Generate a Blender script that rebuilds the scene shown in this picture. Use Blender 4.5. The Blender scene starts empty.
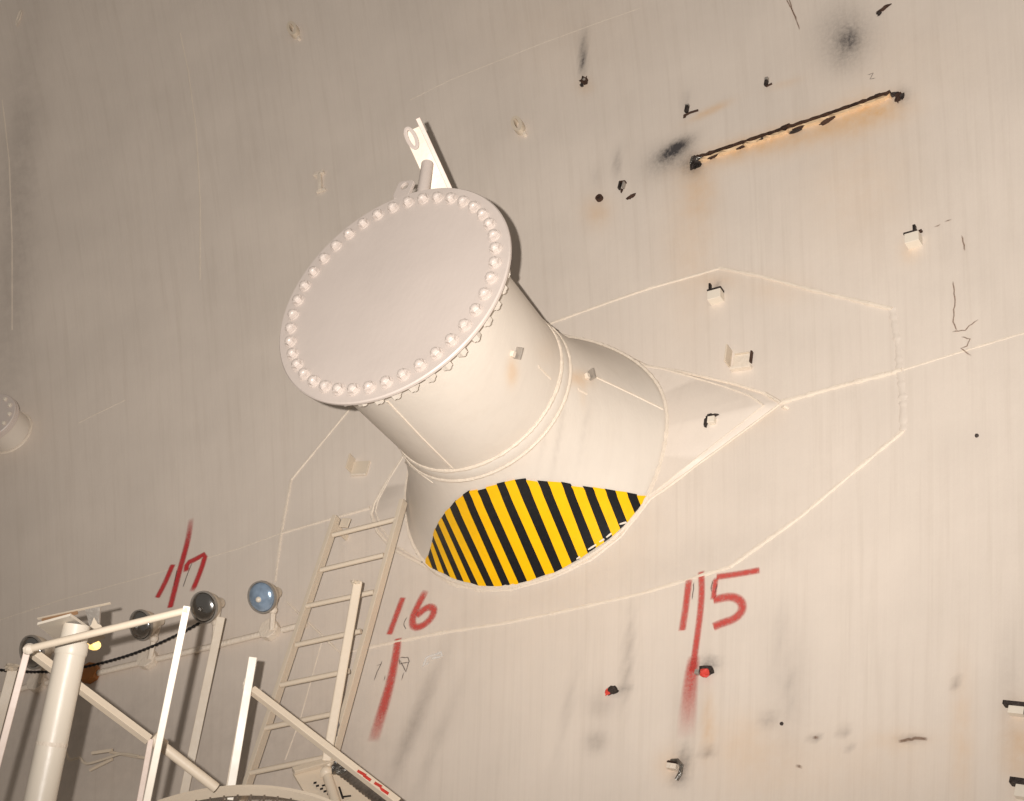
import bpy, math, random
import numpy as np
from mathutils import Vector, Matrix, noise
from mathutils.bvhtree import BVHTree
random.seed(4)
col = bpy.context.scene.collection
PI = math.pi

# ---------------------------------------------------------------- camera, light, exposure
F = 1250.0                                   # focal length in pixels of the 1024 x 801 frame
CX, CY = 512.0, 400.5
EYE = Vector((0, 0, 1.6))
_h = Vector((-2312, 614, 1250)).normalized()
_v = Vector((725, -4811, 1250)).normalized()
_h = (_h - _v*_h.dot(_v)).normalized()
_n = _h.cross(_v)
_r = -_h
def c2w(x):                                  # direction in lens axes (right, down, forward) -> world
    x = Vector(x)
    return Vector((x.dot(_r), x.dot(_n), x.dot(_v)))
def w2c(p):
    return _r*p.x + _n*p.y + _v*p.z
def ray(px, py): return c2w(((px-CX)/F, (py-CY)/F, 1.0))
def at(px, py, d): return EYE + ray(px, py)*d
def proj(p):
    c = w2c(p-EYE); return (CX+F*c.x/c.z, CY+F*c.y/c.z)

cam = bpy.data.cameras.new('camera')
cam.sensor_width = 36; cam.lens = F/1024*36; cam.clip_start = .02
co = bpy.data.objects.new('camera', cam); col.objects.link(co)
X, Y, Z = c2w((1, 0, 0)), c2w((0, -1, 0)), c2w((0, 0, -1))
co.matrix_world = Matrix(((X.x, Y.x, Z.x, EYE.x), (X.y, Y.y, Z.y, EYE.y), (X.z, Y.z, Z.z, EYE.z), (0, 0, 0, 1)))
bpy.context.scene.camera = co

world = bpy.data.worlds.new('world'); bpy.context.scene.world = world
world.use_nodes = True
world.node_tree.nodes['Background'].inputs[0].default_value = (1, .9, .8, 1)
world.node_tree.nodes['Background'].inputs[1].default_value = .17

fl = bpy.data.lights.new('flash', 'SPOT')     # the flash gun held up on the left of the lens
fl.energy = 1560; fl.color = (1.0, .95, .91); fl.shadow_soft_size = .018
fl.spot_size = math.radians(104); fl.spot_blend = 1.0
fo = bpy.data.objects.new('flash', fl); col.objects.link(fo)
fo.location = EYE + c2w((-.135, -.07, 0))
fo.rotation_euler = (ray(585, 10)).to_track_quat('-Z', 'Y').to_euler()

vs = bpy.context.scene.view_settings
vs.view_transform = 'Standard'; vs.look = 'None'; vs.gamma = 1; vs.use_curve_mapping = False
vs.exposure = 0.0

# ---------------------------------------------------------------- vessel geometry (spherical shell)
RS = 14.0
MA = c2w(Vector((.455, .542, .707)).normalized())          # axis of the big nozzle, into the wall
ZC = 5.0
FC = at(390.4, 290.3, ZC)                                   # centre of its cover face
BASE = FC + MA*(.26*ZC)                                     # where its axis meets the wall
CEN = BASE - MA*RS
def S(px, py, off=0.0):                                     # point of the shell seen at px, py, lifted by off
    d = ray(px, py).normalized(); o = EYE-CEN; R = RS-off
    b = o.dot(d); c = o.dot(o)-R*R
    return EYE + d*(-b+math.sqrt(b*b-c))
def inward(p): return (CEN-p).normalized()
def wall_frame(px, py, off=0.0):                            # x along the wall, y into it, z up it
    p = S(px, py, off); y = -inward(p)
    x = y.cross(Vector((0, 0, 1))).normalized(); z = x.cross(y)
    return Matrix(((x.x, y.x, z.x, p.x), (x.y, y.y, z.y, p.y), (x.z, y.z, z.z, p.z), (0, 0, 0, 1)))

# ---------------------------------------------------------------- materials
def lin(c):
    c = [v/255 for v in c]
    return tuple((v/12.92 if v <= .04045 else ((v+.055)/1.055)**2.4) for v in c) + (1,)
def new_mat(name):
    m = bpy.data.materials.new(name); m.use_nodes = True
    nt = m.node_tree; return m, nt, nt.nodes['Principled BSDF']
def node(nt, t, **k):
    n = nt.nodes.new(t)
    for a, b in k.items():
        if a.startswith('i_'): n.inputs[a[2:].replace('_', ' ')].default_value = b
        else: setattr(n, a, b)
    return n
def mixc(nt, fac, a, b, mode='MIX'):
    m = nt.nodes.new('ShaderNodeMix'); m.data_type = 'RGBA'; m.blend_type = mode
    for s, v in ((0, fac), (6, a), (7, b)):
        if hasattr(v, 'is_linked'): nt.links.new(v, m.inputs[s])
        else: m.inputs[s].default_value = v
    return m.outputs[2]
def math_(nt, op, a, b=0.0, clamp=False):
    m = nt.nodes.new('ShaderNodeMath'); m.operation = op; m.use_clamp = clamp
    for s, v in ((0, a), (1, b)):
        if hasattr(v, 'is_linked'): nt.links.new(v, m.inputs[s])
        else: m.inputs[s].default_value = v
    return m.outputs[0]
def ramp(nt, fac, lo, hi):
    m = nt.nodes.new('ShaderNodeMapRange'); nt.links.new(fac, m.inputs[0])
    m.inputs[1].default_value = lo; m.inputs[2].default_value = hi
    return m.outputs[0]
def noise_n(nt, vec, scale, detail=4, rough=.55):
    n = nt.nodes.new('ShaderNodeTexNoise'); n.inputs['Scale'].default_value = scale
    n.inputs['Detail'].default_value = detail; n.inputs['Roughness'].default_value = rough
    if vec is not None: nt.links.new(vec, n.inputs['Vector'])
    return n.outputs['Fac']

def steel_paint(name, rgb, rough=.42, wear=False, streaks=0.0, bump=.15, bscale=60, run=False, wave=2.0):
    m, nt, b = new_mat(name)
    tc = nt.nodes.new('ShaderNodeTexCoord'); ob = tc.outputs['Object']
    base = lin(rgb)
    n1 = noise_n(nt, ob, 2.2, 5)
    c = mixc(nt, ramp(nt, n1, .3, .7), tuple(v*.95 for v in base[:3])+(1,), tuple(min(1, v*1.04) for v in base[:3])+(1,))
    if streaks:
        mp = nt.nodes.new('ShaderNodeMapping'); src = ob
        if run: ra = nt.nodes.new('ShaderNodeAttribute'); ra.attribute_name = 'run'; src = ra.outputs['Vector']
        nt.links.new(src, mp.inputs[0])
        mp.inputs['Scale'].default_value = (9, 9, .5)
        n2 = noise_n(nt, mp.outputs[0], 2.0, 5, .65)
        c = mixc(nt, math_(nt, 'MULTIPLY', ramp(nt, n2, .5, .8), streaks), c, lin((176, 160, 142)))
        mp2 = nt.nodes.new('ShaderNodeMapping'); nt.links.new(src, mp2.inputs[0])
        mp2.inputs['Scale'].default_value = (26, 26, .7)
        n3 = noise_n(nt, mp2.outputs[0], 2.0, 3, .6)
        c = mixc(nt, math_(nt, 'MULTIPLY', ramp(nt, n3, .45, .8), streaks*.8), c, lin((232, 222, 206)))
    if wear:
        fine = noise_n(nt, ob, 55, 5, .7)
        mid = noise_n(nt, ob, 14, 5, .7)
        for at_, colr, k, nz in (('rust', (214, 166, 104), .8, mid), ('scuff', (150, 138, 128), 1.15, mid), ('soot', (70, 66, 66), 1.0, fine), ('gouge', (60, 44, 34), 1.0, fine)):
            a = nt.nodes.new('ShaderNodeAttribute'); a.attribute_name = at_
            w = math_(nt, 'MULTIPLY', a.outputs['Fac'], math_(nt, 'ADD', math_(nt, 'MULTIPLY', nz, 1.6), .15))
            w = math_(nt, 'MULTIPLY', w, k, True)
            c = mixc(nt, w, c, lin(colr))
    nt.links.new(c, b.inputs['Base Color'])
    rr = math_(nt, 'ADD', math_(nt, 'MULTIPLY', noise_n(nt, ob, 8, 4), .25), rough-.12)
    nt.links.new(rr, b.inputs['Roughness'])
    bp = nt.nodes.new('ShaderNodeBump'); bp.inputs['Strength'].default_value = bump; bp.inputs['Distance'].default_value = .01
    mpb = nt.nodes.new('ShaderNodeMapping'); nt.links.new(ob, mpb.inputs[0])
    mpb.inputs['Scale'].default_value = (1, 1, .45)
    hgt = math_(nt, 'ADD', noise_n(nt, mpb.outputs[0], bscale, 4, .6), math_(nt, 'MULTIPLY', noise_n(nt, ob, 7, 3), wave))
    nt.links.new(hgt, bp.inputs['Height']); nt.links.new(bp.outputs[0], b.inputs['Normal'])
    return m
def plain(name, rgb, rough=.5, metal=0.0, bump=0.0, bscale=80, vary=.12, emit=None):
    m, nt, b = new_mat(name)
    tc = nt.nodes.new('ShaderNodeTexCoord')
    base = lin(rgb)
    c = mixc(nt, ramp(nt, noise_n(nt, tc.outputs['Object'], 18, 5), .3, .7), tuple(v*(1-vary) for v in base[:3])+(1,), tuple(min(1, v*(1+vary)) for v in base[:3])+(1,))
    nt.links.new(c, b.inputs['Base Color'])
    b.inputs['Roughness'].default_value = rough; b.inputs['Metallic'].default_value = metal
    if bump:
        bp = nt.nodes.new('ShaderNodeBump'); bp.inputs['Strength'].default_value = bump; bp.inputs['Distance'].default_value = .01
        nt.links.new(noise_n(nt, tc.outputs['Object'], bscale, 4), bp.inputs['Height']); nt.links.new(bp.outputs[0], b.inputs['Normal'])
    if emit:
        b.inputs['Emission Color'].default_value = lin(emit[0]); b.inputs['Emission Strength'].default_value = emit[1]
    return m
def spray(name, rgb, dens=1.0):
    m, nt, b = new_mat(name)
    b.inputs['Base Color'].default_value = lin(rgb); b.inputs['Roughness'].default_value = .55
    a = nt.nodes.new('ShaderNodeAttribute'); a.attribute_name = 'cover'
    tc = nt.nodes.new('ShaderNodeTexCoord')
    nz = noise_n(nt, tc.outputs['Object'], 90, 4, .75)
    w = math_(nt, 'MULTIPLY', a.outputs['Fac'], math_(nt, 'ADD', math_(nt, 'MULTIPLY', nz, 1.3), .3*dens))
    nt.links.new(math_(nt, 'MULTIPLY', w, dens, True), b.inputs['Alpha'])
    return m

WALL = steel_paint('shell_paint', (219, 206, 192), .5, True, .24, .10, 45, True, .5)
PLATE = steel_paint('plate_paint', (219, 206, 192), .5, False, .12, .10, 45, False, .5)
NOZ = steel_paint('nozzle_paint', (219, 209, 196), .40, True, .10, .10, 40)
COVER = steel_paint('cover_paint', (207, 194, 184), .42, True, 0, .08, 50)
WELD = steel_paint('weld_paint', (228, 214, 196), .4, False, 0, .5, 120)
CREAM = steel_paint('cream_paint', (224, 208, 186), .42, False, 0, .12, 70)
TAN = steel_paint('tan_paint', (214, 199, 178), .45, False, 0, .15, 70)
WHITE = steel_paint('white_paint', (226, 215, 198), .38, False, 0, .08, 40)
PINK = steel_paint('pinkish_paint_and_shade', (216, 196, 182), .45, False, 0, .12, 60)
RUST = plain('rusted_steel', (72, 50, 38), .75, .3, .8, 120, .5)
BURNT = plain('burnt_steel', (64, 56, 52), .55, .6, .9, 110, .5)
BARE = plain('bare_steel', (140, 136, 130), .3, .9, .7, 90, .3)
YEL = plain('yellow_tape', (248, 190, 0), .35, 0, .1, 30, .04)
BLK = plain('black_tape', (26, 26, 27), .3, 0, .15, 30, .1)
CHROME = plain('lamp_reflector', (170, 168, 165), .2, 1.0, .1, 40, .05)
BLUEGL = plain('lamp_lens_blue', (170, 192, 216), .2, .55, .15, 14, .3)
GREY = plain('grey_cast_metal', (168, 160, 150), .4, .4, .3, 50, .1)
GREYP = plain('sooty_paint', (112, 106, 104), .6, 0, .3, 60, .4)
BLACK = plain('rubber_and_slot_shade', (30, 26, 24), .6, 0, .2, 60, .2)
ROPE = plain('oily_cable', (120, 110, 100), .35, .5, .3, 90, .3)
ORANGE = plain('orange_plastic', (176, 112, 52), .5, 0, .1, 30, .1)
BULB = plain('lit_bulb', (255, 220, 150), .3, 0, 0, 10, .02, ((255, 205, 120), 1.6))
REDP = plain('red_paint', (206, 66, 54), .5, 0, .2, 60, .15)
SPRAY = spray('red_spray', (196, 48, 52), 1.0)
SPRAYL = spray('red_spray_light', (204, 66, 58), .85)
PENCIL = spray('pencil_marks', (84, 72, 70), .8)
CRACK = spray('rust_crack', (128, 96, 74), .7)
CHALK = spray('white_scuff', (240, 236, 230), .8)

# ---------------------------------------------------------------- mesh helpers (all take world coordinates)
MW = {}
def prop(o, label=None, cat=None, group=None, kind=None):
    if label: o['label'] = label
    if cat: o['category'] = cat
    if group: o['group'] = group
    if kind: o['kind'] = kind
    return o
def thing(name, label, cat, mat4, group=None):
    if isinstance(mat4, Vector): mat4 = Matrix.Translation(mat4)
    o = bpy.data.objects.new(name, None); col.objects.link(o); o.empty_display_size = .05
    o.matrix_world = mat4; MW[o.name] = mat4.copy()
    return prop(o, label, cat, group)
class MB:
    def __init__(s): s.v = []; s.f = []; s.a = {}
    def add(s, vs_, fs):
        k = len(s.v); s.v += [Vector(v) for v in vs_]; s.f += [tuple(i+k for i in f) for f in fs]; return s
    def box(s, M, c, sz, taper=1.0):             # centre and size in the frame M
        c = Vector(c); hx, hy, hz = [q/2 for q in sz]; vs_ = []
        for dz in (-1, 1):
            t = taper if dz > 0 else 1
            for dx, dy in ((-1, -1), (1, -1), (1, 1), (-1, 1)): vs_.append(M @ (c+Vector((dx*hx*t, dy*hy*t, dz*hz))))
        return s.add(vs_, [(0, 3, 2, 1), (4, 5, 6, 7), (0, 1, 5, 4), (1, 2, 6, 5), (2, 3, 7, 6), (3, 0, 4, 7)])
    def prism(s, M, pts, y0, y1):                # polygon in x,z of frame M, thickness along y
        n = len(pts)
        vs_ = [M @ Vector((x, y0, z)) for x, z in pts] + [M @ Vector((x, y1, z)) for x, z in pts]
        fs = [tuple(range(n)), tuple(range(2*n-1, n-1, -1))] + [(i, i+n, (i+1) % n+n, (i+1) % n) for i in range(n)]
        return s.add(vs_, fs)
    def sweep(s, pts, prof, ref=None, caps=True):  # closed profile (list of (a, b)) along a polyline
        n = len(pts); vs_ = []
        for i, p in enumerate(pts):
            t = (pts[min(i+1, n-1)]-pts[max(i-1, 0)]).normalized()
            rf = ref(p) if callable(ref) else (ref or Vector((0, 0, 1)))
            if abs(t.dot(rf)) > .98: rf = Vector((0, 1, 0))
            a = t.cross(rf).normalized(); b = a.cross(t)
            pr = prof(i/(n-1), i) if callable(prof) else prof
            m = len(pr)
            vs_ += [p + a*q[0] + b*q[1] for q in pr]
        fs = []
        for i in range(n-1):
            for j in range(m): fs.append((i*m+j, i*m+(j+1) % m, (i+1)*m+(j+1) % m, (i+1)*m+j))
        if caps: fs += [tuple(range(m))[::-1], tuple((n-1)*m+j for j in range(m))]
        return s.add(vs_, fs)
    def tube(s, pts, r, seg=10, ref=None, caps=True):
        if callable(r): pr = lambda t, i: [(math.cos(q)*r(t), math.sin(q)*r(t)) for q in [2*PI*j/seg for j in range(seg)]]
        else: pr = [(math.cos(2*PI*j/seg)*r, math.sin(2*PI*j/seg)*r) for j in range(seg)]
        return s.sweep(pts, pr, ref, caps)
    def bar(s, p0, p1, w, t, ref=None):
        return s.sweep([p0, p1], [(-w/2, -t/2), (w/2, -t/2), (w/2, t/2), (-w/2, t/2)], ref)
    def angle_bar(s, p0, p1, w, t, ref=None):    # L section
        return s.sweep([p0, p1], [(-w/2, -w/2), (w/2, -w/2), (w/2, -w/2+t), (-w/2+t, -w/2+t), (-w/2+t, w/2), (-w/2, w/2)], ref)
    def lathe(s, o, ax, prof, seg=32, a0=None, caps=True):   # prof: (distance along ax, radius)
        ax = ax.normalized(); a = a0 or ax.orthogonal().normalized(); b = ax.cross(a)
        vs_ = [o+ax*d+(a*math.cos(2*PI*j/seg)+b*math.sin(2*PI*j/seg))*r for d, r in prof for j in range(seg)]
        fs = [(i*seg+j, i*seg+(j+1) % seg, (i+1)*seg+(j+1) % seg, (i+1)*seg+j) for i in range(len(prof)-1) for j in range(seg)]
        if caps: fs += [tuple(range(seg))[::-1], tuple((len(prof)-1)*seg+j for j in range(seg))]
        return s.add(vs_, fs)
    def lump(s, c, r, sq=(1, 1, 1), M=None, seed=0, seg=9, jag=.45):
        R = M.to_3x3() if M else Matrix.Identity(3); vs_ = []; rings = 6
        for i in range(1, rings):
            th = PI*i/rings
            for j in range(seg):
                ph = 2*PI*j/seg
                d = Vector((math.sin(th)*math.cos(ph), math.sin(th)*math.sin(ph), math.cos(th)))
                k = 1+jag*noise.noise(d*2.3+Vector((seed*7.1, seed, 0)))*2
                vs_.append(c+R @ Vector((d.x*sq[0], d.y*sq[1], d.z*sq[2]))*r*k)
        n = len(vs_)
        vs_ += [c+R @ Vector((0, 0, r*sq[2])), c-R @ Vector((0, 0, r*sq[2]))]
        fs = [(i*seg+j, i*seg+(j+1) % seg, (i+1)*seg+(j+1) % seg, (i+1)*seg+j)[::-1] for i in range(rings-2) for j in range(seg)]
        fs += [(n, j, (j+1) % seg) for j in range(seg)] + [(n+1, (rings-2)*seg+(j+1) % seg, (rings-2)*seg+j) for j in range(seg)]
        return s.add(vs_, fs)
    def build(s, name, mat, parent=None, smooth=False, bevel=0.0, local=None, fix=True):
        if parent is not None: M = MW[parent.name]
        elif local is not None: M = local if isinstance(local, Matrix) else Matrix.Translation(local)
        else: M = Matrix.Identity(4)
        Mi = M.inverted()
        me = bpy.data.meshes.new(name); me.from_pydata([Mi @ v for v in s.v], [], s.f)
        if fix:
            import bmesh
            bm = bmesh.new(); bm.from_mesh(me); bmesh.ops.recalc_face_normals(bm, faces=bm.faces); bm.to_mesh(me); bm.free()
        if smooth:
            me.polygons.foreach_set('use_smooth', [True]*len(me.polygons))
            me.set_sharp_from_angle(angle=math.radians(40))
        me.materials.append(mat)
        for k, arr in s.a.items():
            at_ = me.attributes.new(k, 'FLOAT', 'POINT'); at_.data.foreach_set('value', arr)
        o = bpy.data.objects.new(name, me); col.objects.link(o)
        if parent is not None: o.parent = parent; MW[o.name] = M
        else: o.matrix_world = M; MW[o.name] = M.copy()
        if bevel:
            bv = o.modifiers.new('bevel', 'BEVEL'); bv.width = bevel; bv.segments = 2; bv.limit_method = 'ANGLE'
        return o
def densify(pts, step):
    out = [pts[0]]
    for a, b in zip(pts, pts[1:]):
        n = max(1, int(math.dist(a, b)/step))
        out += [(a[0]+(b[0]-a[0])*k/n, a[1]+(b[1]-a[1])*k/n) for k in range(1, n+1)]
    return out
def smooth_poly(pts, it=2):
    for _ in range(it):
        q = [pts[0]]
        for a, b in zip(pts, pts[1:]):
            q += [(a[0]*.75+b[0]*.25, a[1]*.75+b[1]*.25), (a[0]*.25+b[0]*.75, a[1]*.25+b[1]*.75)]
        pts = q+[pts[-1]]
    return pts

# ---------------------------------------------------------------- stains and grey patches: centre, radii, tilt in degrees, strength
RUST_S = [(700, 190, 14, 22, 0, .35), (735, 150, 40, 8, -19, .7), (800, 135, 50, 12, -19, .55), (860, 118, 30, 14, -19, .5), (880, 108, 26, 12, 0, .4),
          (690, 240, 22, 70, 0, .20), (860, 180, 50, 60, 0, .16), (710, 111, 18, 3, -25, .6), (785, 84, 14, 3, -15, .25), (597, 212, 12, 14, 0, .35), (585, 86, 7, 7, 0, .3),
          (720, 280, 18, 8, 0, .22), (775, 290, 30, 14, 0, .15), (728, 415, 10, 22, 0, .25), (760, 415, 20, 16, 0, .12), (910, 252, 8, 10, 0, .3),
          (1018, 745, 14, 34, 0, .5), (962, 735, 9, 60, 0, .28), (708, 725, 5, 30, 0, .4), (745, 740, 30, 25, 0, .18), (760, 770, 60, 30, 0, .14), (900, 740, 26, 8, 0, .22),
          (670, 765, 12, 14, 0, .3), (880, 770, 90, 40, 0, .10), (560, 30, 80, 50, 0, .07), (900, 60, 80, 40, 0, .07)]
SOOT_S = [(849, 40, 9, 9, 0, .5), (846, 34, 26, 26, 0, .38), (842, 60, 14, 14, 0, .18), (676, 148, 15, 5, -32, 1.0), (668, 158, 22, 12, -32, .45), (583, 50, 3, 16, 4, .55), (583, 64, 2, 10, 4, .6), (617, 163, 3, 12, 4, .35),
          (596, 178, 4, 8, 0, .12), (683, 764, 6, 15, 4, .6), (677, 780, 7, 4, 0, .4), (622, 690, 7, 3, -10, .5), (709, 664, 8, 6, 0, .7), (902, 96, 7, 7, 0, .4), (692, 165, 10, 10, 0, .5),
          (686, 100, 3, 10, 8, .2), (717, 288, 3, 6, 0, .5), (780, 630, 4, 30, 8, .12), (790, 690, 3, 22, 0, .16)]
SCUFF_GREY_S = [(628, 660, 4, 40, 4, .5), (596, 742, 9, 10, 0, .5), (600, 706, 12, 14, 0, .3), (567, 710, 4, 50, 12, .2), (768, 720, 7, 7, 0, .5), (708, 752, 6, 4, 0, .7), (844, 731, 5, 3, 0, .8), (815, 738, 4, 2, 0, .7), (849, 746, 3, 3, 0, .6),
           (910, 739, 14, 2, -4, .6), (957, 684, 3, 6, 0, .6), (416, 720, 6, 60, 22, .45), (440, 735, 5, 60, 22, .2), (395, 600, 120, 60, 0, .1), (690, 700, 14, 40, 5, .18), (1010, 690, 12, 60, 0, .2), (790, 690, 20, 60, 3, .18),
           (700, 560, 140, 20, -12, .10), (300, 740, 90, 60, 0, .25), (90, 740, 120, 60, 0, .3), (20, 170, 16, 140, 4, .22), (12, 300, 22, 160, 3, .2)]  # also broad greyer patches at lower left, darker bands at far left
GOUGE_S = []
def stain_value(P, lst):
    v = np.zeros(len(P))
    for x, y, rx, ry, a, s in lst:
        a = math.radians(a); dx = P[:, 0]-x; dy = P[:, 1]-y
        u = (dx*math.cos(a)+dy*math.sin(a))/rx; w = (-dx*math.sin(a)+dy*math.cos(a))/ry
        v += s*np.exp(-(u*u+w*w)*.8)
    return v
A_c = np.array([list(_r), list(_n), list(_v)])              # world = A_c @ cam
def np_proj(V):
    C = (V-np.array(EYE)) @ A_c
    z = np.where(C[:, 2] < .1, .1, C[:, 2])
    P = np.stack([CX+F*C[:, 0]/z, CY+F*C[:, 1]/z], 1); P[C[:, 2] < .1] = -9999
    return P

# ---------------------------------------------------------------- the shell
def build_wall():
    xa = MA.cross(Vector((0, 0, 1))).normalized(); za = xa.cross(MA)
    lo = list(np.linspace(-1.6, -.46, 40)); mid = list(np.linspace(-.45, .50, 520)); hi = list(np.linspace(.51, 1.6, 40))
    g = np.array(lo+mid+hi); n = len(g)
    U, W = np.meshgrid(g, g, indexing='ij'); U = U.ravel(); W = W.ravel()
    D = np.array(MA)[None]+U[:, None]*np.array(xa)[None]+W[:, None]*np.array(za)[None]
    D /= np.linalg.norm(D, axis=1)[:, None]
    V = np.array(CEN)[None]+D*RS
    idx = np.arange(n*n).reshape(n, n)
    q = np.stack([idx[:-1, :-1], idx[:-1, 1:], idx[1:, 1:], idx[1:, :-1]], -1).reshape(-1, 4)
    me = bpy.data.meshes.new('wall_front')
    me.vertices.add(len(V)); me.vertices.foreach_set('co', V.astype(np.float32).ravel())
    me.loops.add(q.size); me.loops.foreach_set('vertex_index', q.ravel().astype(np.int32))
    me.polygons.add(len(q)); me.polygons.foreach_set('loop_start', (np.arange(len(q))*4).astype(np.int32))
    me.polygons.foreach_set('loop_total', np.full(len(q), 4, np.int32)); me.update(calc_edges=True)
    me.polygons.foreach_set('use_smooth', [True]*len(q))
    P = np_proj(V)
    for k, l in (('rust', RUST_S), ('soot', SOOT_S), ('scuff', SCUFF_GREY_S), ('gouge', GOUGE_S)):
        a = me.attributes.new(k, 'FLOAT', 'POINT'); a.data.foreach_set('value', stain_value(P, l).astype(np.float32))
    Dv = V-np.array(CEN); runv = np.zeros((len(V), 3), np.float32); pa = c2w((-.637, -1.547, -.38)).normalized(); pb_ = (MA-pa*MA.dot(pa)).normalized(); pc_ = pa.cross(pb_)
    Lz = Dv @ np.array(pa); Ly = Dv @ np.array(pb_); Lx = Dv @ np.array(pc_)
    runv[:, 0] = np.arctan2(Lx, Ly)*RS; runv[:, 2] = np.arcsin(Lz/RS)*RS
    a = me.attributes.new('run', 'FLOAT_VECTOR', 'POINT'); a.data.foreach_set('vector', runv.ravel())
    me.materials.append(WALL)
    o = bpy.data.objects.new('wall_front', me); col.objects.link(o)
    o['kind'] = 'structure'; MW[o.name] = Matrix.Identity(4)
    return o
wall = build_wall()

def weld_on_wall(pts, w=.014, hgt=.006, parent=wall, rough=.35, name='weld_bead', step=6, mat=None):
    P = [S(x, y) for x, y in densify(pts, step)]
    m = MB()
    def prof(t, i):
        k = 1+rough*noise.noise(Vector((i*.9, len(P)*.37, 0)))*1.6
        return [(-w/2*k, -.002), (-w*.3*k, hgt*.8*k), (0, hgt*k), (w*.3*k, hgt*.8*k), (w/2*k, -.002)]
    m.sweep(P, prof, lambda p: inward(p))
    return m.build(name, mat or WELD, parent, smooth=True)

W_ = weld_on_wall
W_([(540, 327), (565, 318), (612, 301), (650, 288), (700, 274), (720, 268)], .016, .006)
W_([(720, 268), (760, 276), (812, 290), (892, 309)], .020, .009)
W_([(892, 309), (897, 340), (900, 372), (903, 400), (903, 431)], .034, .0035, rough=.55, step=2.5, mat=PLATE)
W_([(903, 431), (862, 465), (800, 517), (730, 567)], .018, .007)
W_([(730, 567), (640, 594), (560, 612), (500, 624), (440, 633), (366, 648)], .016, .006)
W_([(366, 648), (341, 654), (314, 628), (287, 602)], .012, .005)
W_([(275, 582), (281, 534), (291, 480)], .018, .007)
W_([(291, 480), (320, 445), (352, 406), (372, 384)], .013, .006)
W_([(782, 402), (840, 386), (902, 370)], .022, .009)
W_([(902, 370), (960, 352), (1060, 322)], .012, .003)
W_([(370, 508), (330, 519), (282, 533)], .016, .006)
W_([(282, 533), (240, 548), (150, 575), (60, 600), (-60, 640)], .010, .0008)
W_([(410, 100), (450, 80), (540, 44), (600, 22), (640, 8)], .008, .0007)
W_([(78, 423), (90, 417), (125, 400)], .009, .0012)
W_([(180, 33), (188, 70), (196, 130), (200, 200), (200, 280)], .012, .0020)
W_([(2, 100), (9, 160), (12, 240), (12, 330)], .012, .0025)
W_([(285, 760), (300, 720), (322, 640)], .008, .0018)

# painted and drawn marks: flat paint films on the shell
def stroke(parent, pts, w, mat, label=None, name='spray_paint_stroke', fade0=.15, fade1=.15, sm=2, lift=.004, wig=0):
    pts = smooth_poly(pts, sm) if sm else pts
    pts = densify(pts, 3)
    P = [S(x, y, lift) for x, y in pts]; n = len(P); m = MB(); cov = []; vs_ = []
    for i, p in enumerate(P):
        t = (P[min(i+1, n-1)]-P[max(i-1, 0)]).normalized(); a = t.cross(inward(p)).normalized()
        u = i/max(1, n-1)
        ww = (w(u) if callable(w) else w)*(1.3 if mat is SPRAYL else 1.2 if mat is SPRAY else 1)
        e = min(1, u/fade0 if fade0 else 1, (1-u)/fade1 if fade1 else 1)
        for k, c in ((-1, 0), (-.55, .75), (0, 1), (.55, .75), (1, 0)):
            vs_.append(p+a*k*ww/2+a*wig*noise.noise(Vector((i*.6, pts[0][0], 3)))); cov.append(c*max(0, e))
    m.add(vs_, [(i*5+j, i*5+j+1, (i+1)*5+j+1, (i+1)*5+j) for i in range(n-1) for j in range(4)])
    m.a['cover'] = cov
    o = m.build(name, mat, parent, fix=False)
    if label: o['label'] = label
    return o
def mark(name, label, px, group='red sprayed bay numbers'):
    return thing(name, label, 'marking', wall_frame(*px), group)
t = mark('spray_painted_number', 'red spray painted number 17 on the wall left of the ladder, long stroke through it', (185, 575))
stroke(t, [(157, 598), (165, 583), (173, 564)], .032, SPRAY, fade0=.02, fade1=.1)
stroke(t, [(191, 518), (189, 535), (184, 555), (179, 572), (174, 592), (170, 608)], .034, SPRAY, fade0=.35, fade1=.02)
stroke(t, [(186, 572), (187, 563), (196, 559), (206, 553), (201, 570), (192, 592)], .032, SPRAY, fade0=.03, fade1=.03, sm=1)
stroke(t, [(192, 563), (187, 575), (183, 587)], .007, PENCIL, name='pencil_line', fade0=.2, fade1=.1)
stroke(t, [(177, 570), (175, 580), (174, 586)], .007, PENCIL, name='pencil_line', fade0=.2, fade1=.1)
t = mark('spray_painted_number', 'red spray painted number 16 on the wall right of the ladder, fading tail below', (405, 615))
stroke(t, [(403, 597), (396, 616), (389, 635)], .030, SPRAYL, fade0=.1, fade1=.02)
stroke(t, [(426, 590), (418, 605), (412, 618), (413, 627), (421, 627), (431, 619), (435, 609), (428, 606), (416, 616)], .034, SPRAYL, fade0=.1, fade1=.03)
stroke(t, [(398, 638), (396, 655), (391, 680), (384, 705), (376, 732), (373, 742)], lambda u: .034+.022*u, SPRAYL, fade0=.03, fade1=.35)
stroke(t, [(407, 617), (403, 624), (406, 629)], .006, PENCIL, name='pencil_line', fade0=.2, fade1=.1)
t = mark('spray_painted_number', 'red spray painted number 15 under the hazard taped nozzle, long stroke running down through it', (710, 600))
stroke(t, [(689, 579), (686, 605), (682, 631)], .028, SPRAYL, fade0=.1, fade1=.02)
stroke(t, [(701, 571), (702, 590), (700, 615), (696, 645), (692, 672)], .026, SPRAYL, fade0=.05, fade1=.02)
stroke(t, [(694, 655), (690, 685), (688, 710), (686, 738)], lambda u: .045+.03*u, SPRAYL, fade0=.15, fade1=.9)
stroke(t, [(760, 570), (738, 574), (716, 577)], .026, SPRAYL, fade0=.1, fade1=.02)
stroke(t, [(716, 577), (713, 600)], .022, SPRAYL, fade0=.02, fade1=.02, sm=0)
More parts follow.
